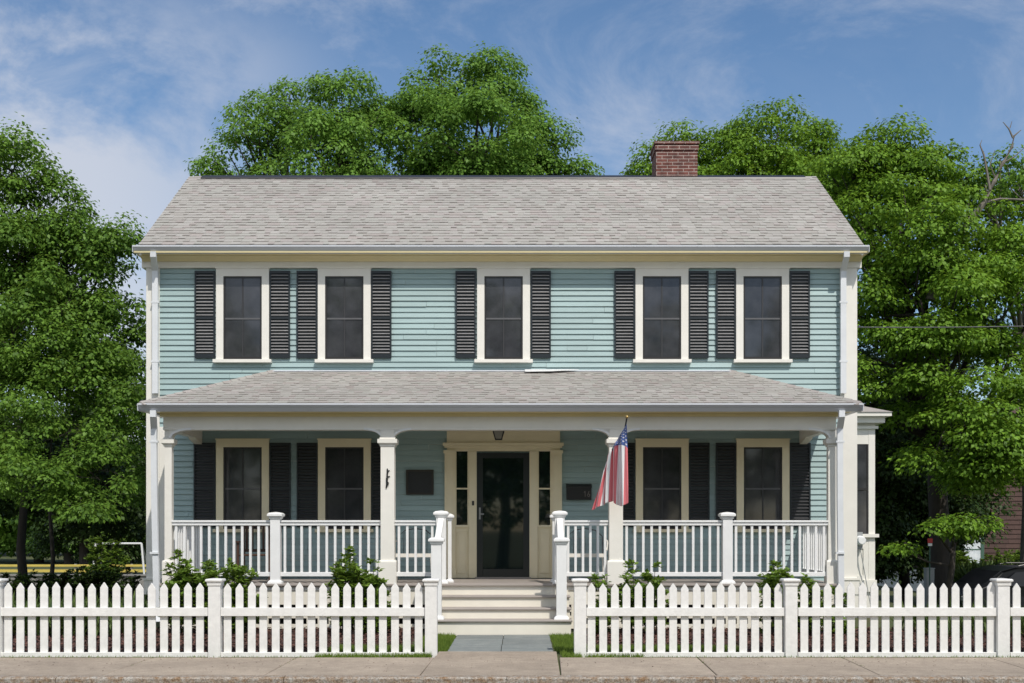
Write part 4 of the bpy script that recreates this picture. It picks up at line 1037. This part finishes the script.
# big ash behind the roof, left lobe and right lobe
Y = 34
tree('ash_tree', 'broad round topped tree behind the left half of the roof', (X_(315, Y), Y, -.2), .28, 7.0,
     [B_(258, 140, Y, 34, 36), B_(285, 115, Y, 34, 28), B_(350, 110, Y - 1, 44, 32), B_(325, 165, Y - 1.5, 60, 45), B_(232, 172, Y, 24, 28), B_(385, 165, Y, 45, 60), B_(300, 230, Y, 75, 50)], 21, dens=1.25, per=330, leaf=.105, prad=.60, m='ash', flat=.6)
tree('ash_tree', 'tallest tree behind the middle of the roof', (X_(470, Y), Y + 1, -.2), .30, 8.0,
     [B_(450, 88, Y, 36, 30), B_(492, 92, Y, 40, 32), B_(425, 135, Y - 1, 44, 42), B_(470, 145, Y - 1.5, 58, 44), B_(522, 135, Y, 26, 42), B_(558, 168, Y, 25, 18), B_(540, 150, Y, 24, 26), B_(490, 195, Y, 60, 40), B_(440, 230, Y, 75, 50)], 22, dens=1.25, per=330, leaf=.105, prad=.60, m='ash', flat=.6)
# trees behind the chimney
Y = 38
tree('maple_tree', 'small topped tree directly behind the brick chimney', (X_(672, Y), Y, -.2), .22, 7.0,
     [B_(672, 140, Y, 14, 16), B_(660, 168, Y, 22, 18), B_(690, 172, Y, 28, 26), B_(643, 190, Y, 14, 18), B_(672, 235, Y, 36, 40)], 23, dens=1.3, per=300, leaf=.115, prad=.64, m='maple')
tree('maple_tree', 'green maple right of the chimney behind the roof end', (X_(765, Y), Y, -.3), .25, 7.5,
     [B_(728, 155, Y, 22, 28), B_(765, 145, Y - 1, 36, 34), B_(800, 158, Y, 34, 32), B_(755, 185, Y - 1, 55, 36), B_(815, 195, Y, 38, 38), B_(838, 168, Y, 26, 24), B_(700, 160, Y, 18, 24), B_(780, 240, Y, 60, 50)], 24, dens=1.3, per=300, leaf=.115, prad=.64, m='maple')
# big maple right
Y = 30
gz = -.75
BIG = [B_(850, 172, Y, 32, 26), B_(885, 148, Y, 26, 18), B_(918, 160, Y, 34, 18), B_(890, 180, Y, 50, 30), B_(940, 185, Y, 40, 38), B_(850, 215, Y, 42, 44), B_(900, 225, Y - 1.5, 58, 50), B_(960, 240, Y - 1.0, 55, 50),
       B_(865, 285, Y - 1, 42, 50), B_(920, 300, Y - 2, 60, 50), B_(985, 300, Y - 1.5, 52, 50), B_(900, 365, Y - 2, 50, 38), B_(965, 370, Y - 2.5, 62, 40), B_(1025, 330, Y - 1, 50, 80),
       B_(1035, 230, Y, 50, 60), B_(960, 440, Y - 3, 52, 34), B_(1010, 430, Y - 3, 50, 42), B_(893, 420, Y - 1.5, 20, 10), B_(1000, 472, Y - 3, 44, 14), B_(1080, 400, Y - 2, 60, 80)]
tree('maple_tree', 'large spreading maple filling the space right of the house', (X_(940, Y), Y, gz), .27, 5.0, BIG, 25, dens=1.15, per=330, leaf=.105, prad=.62, m='maple', flat=.42)
Y = 27
tree('young_maple', 'low bright maple branches reaching over the car right of the house', (X_(947, Y), Y, gz), .09, 2.0,
     [B_(940, 529, Y - 1, 30, 5, 26), B_(965, 523, Y - 1, 24, 5, 24), B_(905, 552, Y - .5, 18, 7, 18)], 26, dens=2.2, per=130, leaf=.10, prad=.36, m='maple', flat=.45)
# dead topped tree at the right edge
Y = 29
dt = tree('dying_tree', 'half bare tree with dead grey branches at the right edge', (X_(1062, Y), Y + 2, gz), .2, 8.5,
     [B_(1000, 160, Y, 14, 12), B_(1018, 185, Y, 22, 22), B_(985, 185, Y, 14, 10), B_(1040, 160, Y, 24, 20)], 27, dens=1.4, per=90, leaf=.11, prad=.4, m='ash', bark='deadbark', loose=.3)
mb = MB()
def dp(x, y): return at(x, y, Y - .6)
mb.tube([dp(962, 232), dp(972, 218), dp(984, 203), dp(994, 182), dp(1003, 163), dp(1012, 147), dp(1014, 136), dp(1021, 130)], [.09, .08, .07, .055, .045, .035, .025, .01], 6)
mb.tube([dp(1013, 138), dp(1009, 129), dp(1003, 122)], [.025, .018, .008], 5); mb.tube([dp(1010, 128), dp(1012, 121)], [.012, .006], 4)
mb.tube([dp(990, 190), dp(987, 172), dp(984, 155), dp(980, 145), dp(982, 140)], [.04, .03, .025, .015, .006], 5)
mb.tube([dp(984, 203), dp(1000, 199), dp(1030, 200)], [.04, .03, .02], 5); mb.tube([dp(996, 180), dp(990, 165), dp(995, 150)], [.02, .014, .006], 4)
mb.tube([dp(1003, 163), dp(1014, 157), dp(1024, 148)], [.02, .015, .008], 4); mb.tube([dp(962, 232), dp(940, 262), dp(930, 300)], [.09, .1, .12], 6)
mb.build('dead_branch', M['deadbark'], dt)
# trees left
Y = 24
tree('ash_tree', 'tall loose leaved ash left of the house reaching above the eaves', (X_(-8, Y + 2), Y + 2, -.1), .12, 4.2,
     [B_(12, 170, Y, 34, 34), B_(45, 205, Y, 34, 40), B_(20, 250, Y, 48, 44), B_(78, 235, Y, 30, 32), B_(108, 262, Y, 26, 26), B_(70, 300, Y - .5, 46, 38), B_(118, 310, Y, 24, 28), B_(15, 340, Y - 1, 50, 46),
      B_(70, 370, Y - 1, 46, 40), B_(112, 380, Y, 28, 30), B_(128, 238, Y, 12, 12), B_(-25, 220, Y, 40, 70), B_(-40, 330, Y, 50, 70), B_(50, 260, Y + 1.5, 60, 50), B_(50, 340, Y + 1.5, 75, 50), B_(125, 345, Y + 1, 18, 40)], 28, dens=2.5, per=230, leaf=.088, prad=.42, m='ashl', flat=.75, shell=.4, loose=.24)
tree('ash_tree', 'lower bright branched ash beside the left house corner', (X_(50, Y + 1), Y + 1, -.1), .045, 3.0,
     [B_(20, 425, Y - 2, 44, 30), B_(75, 430, Y - 2, 44, 32), B_(118, 420, Y - 1, 28, 40), B_(40, 480, Y - 2.5, 50, 26), B_(100, 480, Y - 2.5, 44, 28), B_(130, 488, Y - 1, 16, 24), B_(70, 512, Y - 3, 40, 12), B_(-20, 470, Y - 2, 40, 50), B_(60, 400, Y, 80, 36), B_(125, 450, Y - .5, 20, 40)], 29, dens=1.9, per=210, leaf=.085, prad=.42, m='ashl', flat=.55, loose=.22)
tree('slim_tree', 'dark forked trunk tree at the left edge of the yard', (X_(25, 27), 27, -.1), .10, 3.4,
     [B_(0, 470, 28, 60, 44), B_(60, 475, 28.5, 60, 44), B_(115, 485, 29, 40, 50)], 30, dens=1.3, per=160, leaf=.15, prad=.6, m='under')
# understorey screens: individual dark trees in the shade
und = [(868, 34, 0), (905, 35, 1), (940, 36.5, 2), (975, 34, 0), (1015, 36, 1), (84, 44.5, 1), (128, 45.5, 0)]
def under_tree(i, px_, Y, k):
    H = [7.5, 6.5, 8.5][k]; x = X_(px_, Y); g = h_ground(x, Y)
    bl = [(x, Y, g + H * .62, 1.9, 1.6, H * .40), (x - .5, Y + .4, g + H * .35, 1.6, 1.4, H * .25)]
    return bl, (x, Y, g), H
names = ['first', 'second', 'third']
wherelb = {868: 'dark shaded tree directly right of the bay roof', 905: 'dark shaded tree under the big maple near the bay', 940: 'dark shaded tree behind the maple trunk', 975: 'dark shaded tree left of the brown house window',
           1015: 'dark shaded tree in front of the brown house wall', 1060: 'dark shaded tree past the right picture edge', 84: 'dark tree behind the yellow barrier left of the goal', 128: 'dark tree directly behind the soccer goal', 60: 'dark shaded tree beyond the left trunks'}
for i, (p_, Y, k) in enumerate(und):
    if p_ in (975, 1015): continue
    bl, base, H = under_tree(i, p_, Y, k)
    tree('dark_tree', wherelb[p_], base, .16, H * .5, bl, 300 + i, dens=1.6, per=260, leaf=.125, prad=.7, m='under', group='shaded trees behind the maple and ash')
# far trees: two prototypes copied
far = []
def far_proto(k):
    H = [8.5, 7.5][k]; rr_ = random.Random(k)
    bl = [(0, 60, H * .62, 2.9, 2.6, H * .36), (1.2, 59.5, H * .45, 2.2, 2.0, H * .3), (-1.4, 60, H * .42, 2.2, 2.0, H * .3)]
    return tree('far_tree', 'distant round tree', (0, 60, 0), .25, H * .5, bl, 500 + k, dens=.8, per=130, leaf=.34, prad=1.0, m='ash', group='far trees beyond the yards')
protos = [far_proto(0), far_proto(1)]
spots = [(-30, 66, 'far round tree at the left picture edge behind the yellow barrier'), (-26.4, 65, 'far round tree behind the forked dark trunk at left'), (-23.2, 61, 'far round tree in the middle of the left yard view'),
         (-20.6, 65, 'far round tree behind the goal beside the house corner'), (21, 61, 'far round tree glimpsed right of the bay'), (25.2, 65, 'far round tree behind the brown shingled house at its left end'), (29.5, 66, 'far round tree behind the brown house roof at the right edge')]
for i, (x, y, lb) in enumerate(spots):
    p = protos[i % 2]
    if i < 2: o = p
    else:
        o = p.copy(); col.objects.link(o)
        for c in [c for c in bpy.data.objects if c.parent == p]:
            d = c.copy(); col.objects.link(d); d.parent = o
    o.location = (x, y, -.4); o.rotation_euler = (0, 0, rnd.uniform(0, 6)); sc_ = rnd.uniform(.85, 1.15); o.scale = (sc_, sc_, sc_)
    o['label'] = lb
wr = random.Random(77); wb = []
for i in range(60):
    x = -118 + i * 4 + wr.uniform(-1, 1); wb.append((x, 84 + wr.uniform(-4, 4), 3.2 + wr.uniform(-.5, 1.2), 3.4, 3, 3.6 + wr.uniform(-.6, .8)))
Vw, _ = crown_quads(wb, 78, .35, 90, .6, 1.5)
tag(quads_object('far_wood', Vw, M['ash']), 'far off belt of green woodland behind the yards', 'wood', kind='stuff')

# hedge/dark shrubs in the left yard
for i, (x, y, h) in enumerate(((10, 22, .55), (38, 22.4, .6), (66, 22, .62), (92, 22.3, .7), (112, 22, .6))):
    cx = X_(x, y); r_ = random.Random(i)
    tips_ = [(cx + r_.uniform(-.5, .5), y + r_.uniform(-.4, .4), h + r_.uniform(-.25, .15)) for _ in range(26)]
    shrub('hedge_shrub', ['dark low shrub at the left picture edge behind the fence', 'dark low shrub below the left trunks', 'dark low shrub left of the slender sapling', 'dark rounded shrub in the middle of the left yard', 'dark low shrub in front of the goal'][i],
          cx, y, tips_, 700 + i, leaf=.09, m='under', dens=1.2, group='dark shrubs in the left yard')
for i, (x, y, h, r0) in enumerate(((1003, 36, 1.55, .8), (1030, 35, 1.7, .9), (962, 34, 1.45, .5), (950, 32, .9, .6))):
    cx = X_(x, y); r_ = random.Random(i + 30); g = -.75
    tips_ = [(cx + r0 * math.cos(a) * q_, y + r0 * .8 * math.sin(a) * q_, g + .3 + h * (1 - .35 * q_ * q_) * r_.uniform(.6, 1)) for a, q_ in [(r_.uniform(0, 6.28), r_.uniform(.1, 1)) for _ in range(60)]]
    shrub('round_shrub', ['round clipped shrub before the brown shingled house', 'round clipped shrub at the right picture edge', 'small bush with broad leaves left of the brown house window', 'low bush by the grey box under the maple'][i],
          cx, y, tips_, 800 + i, leaf=.12, m='shrub', dens=1.1, z0=g)

sp_ = random.Random(5); cx = X_(106, 33)
shrub('sapling', 'thin leafy sapling in front of the left half of the soccer goal', cx, 33, [(cx + sp_.uniform(-.55, .55), 33 + sp_.uniform(-.3, .3), sp_.uniform(.3, 1.75)) for _ in range(34)], 750, leaf=.11, m='shrub', dens=1.3, z0=-.2)
# ------------------------------------------------------------------ left yard: goal, yellow barrier, wall
gy = 38.; g0x, g1x = X_(120, gy), X_(141.5, gy); gzt = Z_(543.5, gy); gb = -.25
gl = thing('soccer_goal', (g0x, gy, gb), 'white soccer goal frame in the field left of the house', 'goal')
MB().tube([(g0x - .8, gy, gzt), (g1x, gy, gzt + .0)], .032, 8).build('crossbar', M['white'], gl)
MB().tube([(g1x, gy, gzt), (g1x + .12, gy, gb)], .034, 8).build('goalpost', M['white'], gl)
MB().tube([(g0x - .8, gy, gzt), (g0x - .92, gy, gb)], .034, 8).build('goalpost', M['white'], gl)
MB().tube([(g1x, gy, gzt), (g1x, gy + 1.1, gb)], .03, 6).tube([(g0x - .8, gy, gzt), (g0x - .8, gy + 1.1, gb)], .03, 6).tube([(g0x - .8, gy + 1.1, gb + .03), (g1x, gy + 1.1, gb + .03)], .03, 6).build('back_frame', M['grey'], gl)
ybar = thing('yellow_barrier', (-14, 42, -.25), 'long low barrier with two yellow rails across the field at left', 'barrier')
for a, b in ((564.5, 566.6), (569.5, 572.2)):
    MB().box(-22, -11.6, 42, 42.06, Z_(b, 42), Z_(a, 42)).build('rail', M['ydark'], ybar)
for i in range(6): MB().box(-21.9 + i * 2.03, -21.82 + i * 2.03, 42.061, 42.14, -.3, Z_(564, 42)).build('post', M['grey'], ybar)
lw = thing('low_wall', (-14, 36, -.25), 'low grey concrete wall in front of the yellow barrier', 'wall')
MB().box(-20, -10.5, 36, 36.2, -.5, Z_(576, 36)).box(-20, -10.5, 35.96, 36.24, Z_(576, 36) + .001, Z_(574.5, 36)).build('coping', M['concrete'], lw)

# ------------------------------------------------------------------ right: brown house, car, box, sign, cable
nb = thing('neighbour_house', (20, 42, -.75), 'brown shingled house partly hidden behind the maple at right', 'house')
YN = 42; nx0 = X_(938, YN); nx1 = 28
mb = MB(); z = .05; rs = random.Random(9)
while z < 4.4:
    x = nx0
    while x < nx1:
        w = rs.uniform(.3, .8); mb.prism([(YN, z), (YN - .03, z), (YN - .005, z + .17), (YN, z + .17)], x, min(x + w, nx1) - .004, 'x'); x += w
    z += .17
mb.box(nx0, nx1, YN + .001, YN + 8, .05, 4.6)
mb.build('wall', M['shingle_house'], nb)
MB().box(nx0 - .02, nx1, YN - .06, YN + 8, -.9, .049).build('foundation', M['trim'], nb)
MB().prism([(YN - .5, 4.45), (YN + 4, 6.4), (YN + 8.5, 4.45)], nx0 - .3, nx1 + .3, 'x').build('roof', M['shingle_house'], nb)
for wx in (971, 1026 + 20):
    xa, za, zb_ = X_(wx, YN), Z_(563, YN), Z_(536, YN); h = .33
    w_ = MB().box(xa - h - .12, xa - h, YN - .07, YN - .03, za, zb_).box(xa + h, xa + h + .12, YN - .07, YN - .03, za, zb_).box(xa - h - .12, xa + h + .12, YN - .07, YN - .03, zb_, zb_ + .14).box(xa - h - .16, xa + h + .16, YN - .10, YN - .03, za - .08, za).build('window', M['green'], nb)
    MB().box(xa - h, xa + h, YN - .05, YN - .035, za, zb_).build('curtain', M['curtain'], w_)
    MB().box(xa - h, xa + h, YN - .058, YN - .052, (za + zb_) / 2 - .02, (za + zb_) / 2 + .02).build('meeting_rail', M['green'], w_)
for wx, h in ((1085, .6), (1150, .6)): pass

def car():
    Yc = 26.5; g = -.75; x0 = X_(962, Yc) + .12; L = 4.5; W = 1.8
    t = thing('parked_car', (x0 + L / 2, Yc + W / 2, g), 'dark hatchback car parked by the fence at the right edge', 'car')
    prof = [(0.0, .45), (.02, .80), (.12, .95), (.40, 1.06), (.80, 1.36), (1.15, 1.45), (2.4, 1.46), (3.0, 1.38), (3.6, 1.02), (4.3, .86), (4.48, .62), (4.5, .38), (4.2, .28), (.3, .28)]
    # lower body and cabin as cross-sections lofted across the width
    secs = [(0, .93, .0), (.10, 1.0, .0), (W - .10, 1.0, 0), (W, .93, 0)]
    vs = []; n = len(prof)
    for yy, k, _ in secs:
        for (x, z) in prof:
            zz = z; inn = 0
            vs.append((x0 + L / 2 + (x - L / 2) * k, Yc + yy + (0.16 if (z > 1.1 and yy < .05) else (-.16 if (z > 1.1 and yy > W - .05) else 0)), g + zz * (1 if k == 1 else .985)))
    fs = []
    for s_ in range(3):
        for i in range(n): fs.append((s_ * n + i, s_ * n + (i + 1) % n, (s_ + 1) * n + (i + 1) % n, (s_ + 1) * n + i))
    for so in (0, 3 * n):      # side panels as vertical strips down to a sill row
        bb = len(vs); vs += [(vs[so + i][0], vs[so + i][1], g + .27) for i in range(12)]
        fs += [(so + i, so + i + 1, bb + i + 1, bb + i) for i in range(11)]
    body = MB().add(vs, fs).build('body', M['car'], t, bevel=.02)
    ysd = Yc + .02
    def sidewin(pts):
        MB().add([(x0 + x, ysd + .155 * max(0, (z - 1.0) / .4) - .035, g + z) for x, z in pts] + [(x0 + x, ysd + .155 * max(0, (z - 1.0) / .4) + .02, g + z) for x, z in pts],
                 [tuple(range(len(pts)))[::-1], tuple(range(len(pts), 2 * len(pts)))] + [(i, (i + 1) % len(pts), len(pts) + (i + 1) % len(pts), len(pts) + i) for i in range(len(pts))]).build('side_window', M['carglass'], t)
    sidewin([(.75, 1.03), (1.15, 1.33), (1.85, 1.38), (1.85, 1.0)]); sidewin([(1.93, 1.0), (1.93, 1.38), (2.6, 1.37), (3.2, 1.02)])
    MB().add([(x0 + .53, Yc + .22, g + 1.05), (x0 + .53, Yc + W - .22, g + 1.05), (x0 + .95, Yc + W - .3, g + 1.35), (x0 + .95, Yc + .3, g + 1.35),
              (x0 + .60, Yc + .22, g + 1.03), (x0 + .60, Yc + W - .22, g + 1.03), (x0 + 1.0, Yc + W - .3, g + 1.33), (x0 + 1.0, Yc + .3, g + 1.33)],
             [(0, 1, 2, 3), (7, 6, 5, 4), (0, 4, 5, 1), (1, 5, 6, 2), (2, 6, 7, 3), (3, 7, 4, 0)]).build('windscreen', M['carglass'], t)
    for wx in (.85, 3.6):
        for wy in (Yc - .01, Yc + W - .2):
            w_ = MB().lathe((x0 + wx, wy, g + .33), [(.2, 0), (.31, .0), (.33, .03), (.33, .18), (.31, .21)], 20, axis='y').build('wheel', M['rubber'], t)
            MB().lathe((x0 + wx, wy - .012, g + .33), [(.06, 0), (.2, .008), (.21, .02)], 14, axis='y').build('rim', M['chrome'], w_)
    for wy in (Yc + .1, Yc + W - .38): MB().box(x0 - .012, x0 + .1, wy, wy + .28, g + .66, g + .78).build('headlight', M['lamp_clear'], t, bevel=.02)
    MB().box(x0 + 2.7, x0 + 2.85, Yc - .13, Yc + .03, g + 1.02, g + 1.14).build('wing_mirror', M['car'], t, bevel=.02)
    for yy in (Yc + .32, Yc + W - .32): MB().tube([(x0 + 1.3, yy, g + 1.47), (x0 + 1.5, yy, g + 1.51), (x0 + 2.5, yy, g + 1.51), (x0 + 2.8, yy, g + 1.43)], .015).build('roof_rail', M['black'], t)
car()
bx = thing('utility_box', (X_(930.5, 30), 28.5, -.75), 'grey metal utility box under the maple', 'box')
a_ = X_(926.5, 28.5); b_ = X_(934.5, 28.5)
MB().box(a_, b_, 28.5, 28.7, -.75, Z_(569, 28.5)).build('cabinet', M['grey'], bx, bevel=.01); MB().box(a_ - .01, b_ + .01, 28.48, 28.72, Z_(569, 28.5) + .001, Z_(568, 28.5)).build('lid', M['grey'], bx)
sg = thing('small_sign', (X_(930, 28.2), 28.2, -.75), 'small red and white sign on a thin post under the maple', 'sign')
xs_ = X_(930, 28.2); MB().tube([(xs_, 28.22, -.75), (xs_, 28.22, Z_(538, 28.2))], .015).build('post', M['green'], sg)
MB().box(xs_ - .06, xs_ + .06, 28.19, 28.2, Z_(543, 28.2), Z_(538.5, 28.2)).build('red_panel', M['red'], sg); MB().box(xs_ - .05, xs_ + .05, 28.19, 28.2, Z_(546, 28.2), Z_(543.3, 28.2)).build('white_panel', M['white'], sg)
cb = thing('overhead_cable', (XR + .02, 21.2, Z_(326, 21.2)), 'thin grey service cable reaching the house right of the corner', 'cable')
p0 = Vector((XR + .005, 21.2, Z_(327, 21.2))); pts = [p0]
for t_ in range(1, 25):
    u = t_ / 24; x = p0.x + u * 14; pts.append(Vector((x, 21.2 + u * 1.0, p0.z + .9 * u - .9 * u * (1 - u))))
MB().tube(pts, .010, 5).build('wire', M['sash'], cb)
mb = MB().tube([p0 + Vector((.02, 0, -.03)), p0 + Vector((.05, 0, -.35)), p0 + Vector((.12, 0, -.52)), p0 + Vector((.26, 0, -.45)), p0 + Vector((.36, 0, -.2)), p0 + Vector((.42, 0, 0.03))], .012, 5)
mb.box(p0.x, p0.x + .10, 21.15, 21.25, p0.z - .04, p0.z + .03).box(p0.x + .12, p0.x + .42, 21.18, 21.22, p0.z - .01, p0.z + .03); mb.build('insulator', M['grey'], cb)

# trees on the opposite side of the street (seen mirrored in the door and window glass)
st0 = None
for i, (x, y, lb) in enumerate(((-.4, -9, 'street tree mirrored in the middle of the storm door glass'), (-7, -10, 'street tree across the road mirrored in the left porch windows'), (6.5, -10, 'street tree across the road mirrored in the right porch windows'),
                                (-14, -12, 'street tree across the road farthest left'), (14, -12, 'street tree across the road farthest right'))):
    if i == 0:
        st0 = o = tree('street_tree', lb, (0, -9, 0), .2, 4, [(0, -9, 5.5, 3.2, 2.6, 2.8), (1.8, -9, 3.4, 2.2, 2, 1.8), (-1.8, -9, 3.2, 2.2, 2, 1.8), (0, -8.6, 2.6, 1.6, 1.4, 1.3), (0, -9, 7.5, 2.2, 2, 1.6)], 900, dens=.55, per=90, leaf=.24, prad=.8, m='maple', group='street trees across the road')
    else:
        o = st0.copy(); col.objects.link(o)
        for c in [c for c in bpy.data.objects if c.parent == st0]:
            d = c.copy(); col.objects.link(d); d.parent = o
    o['label'] = lb; o.location = (x, y, 0); o.rotation_euler = (0, 0, i * 1.3); o.scale = (1.15, 1.15, [1.25, 1.35, 1.2, 1.3, 1.4][i])
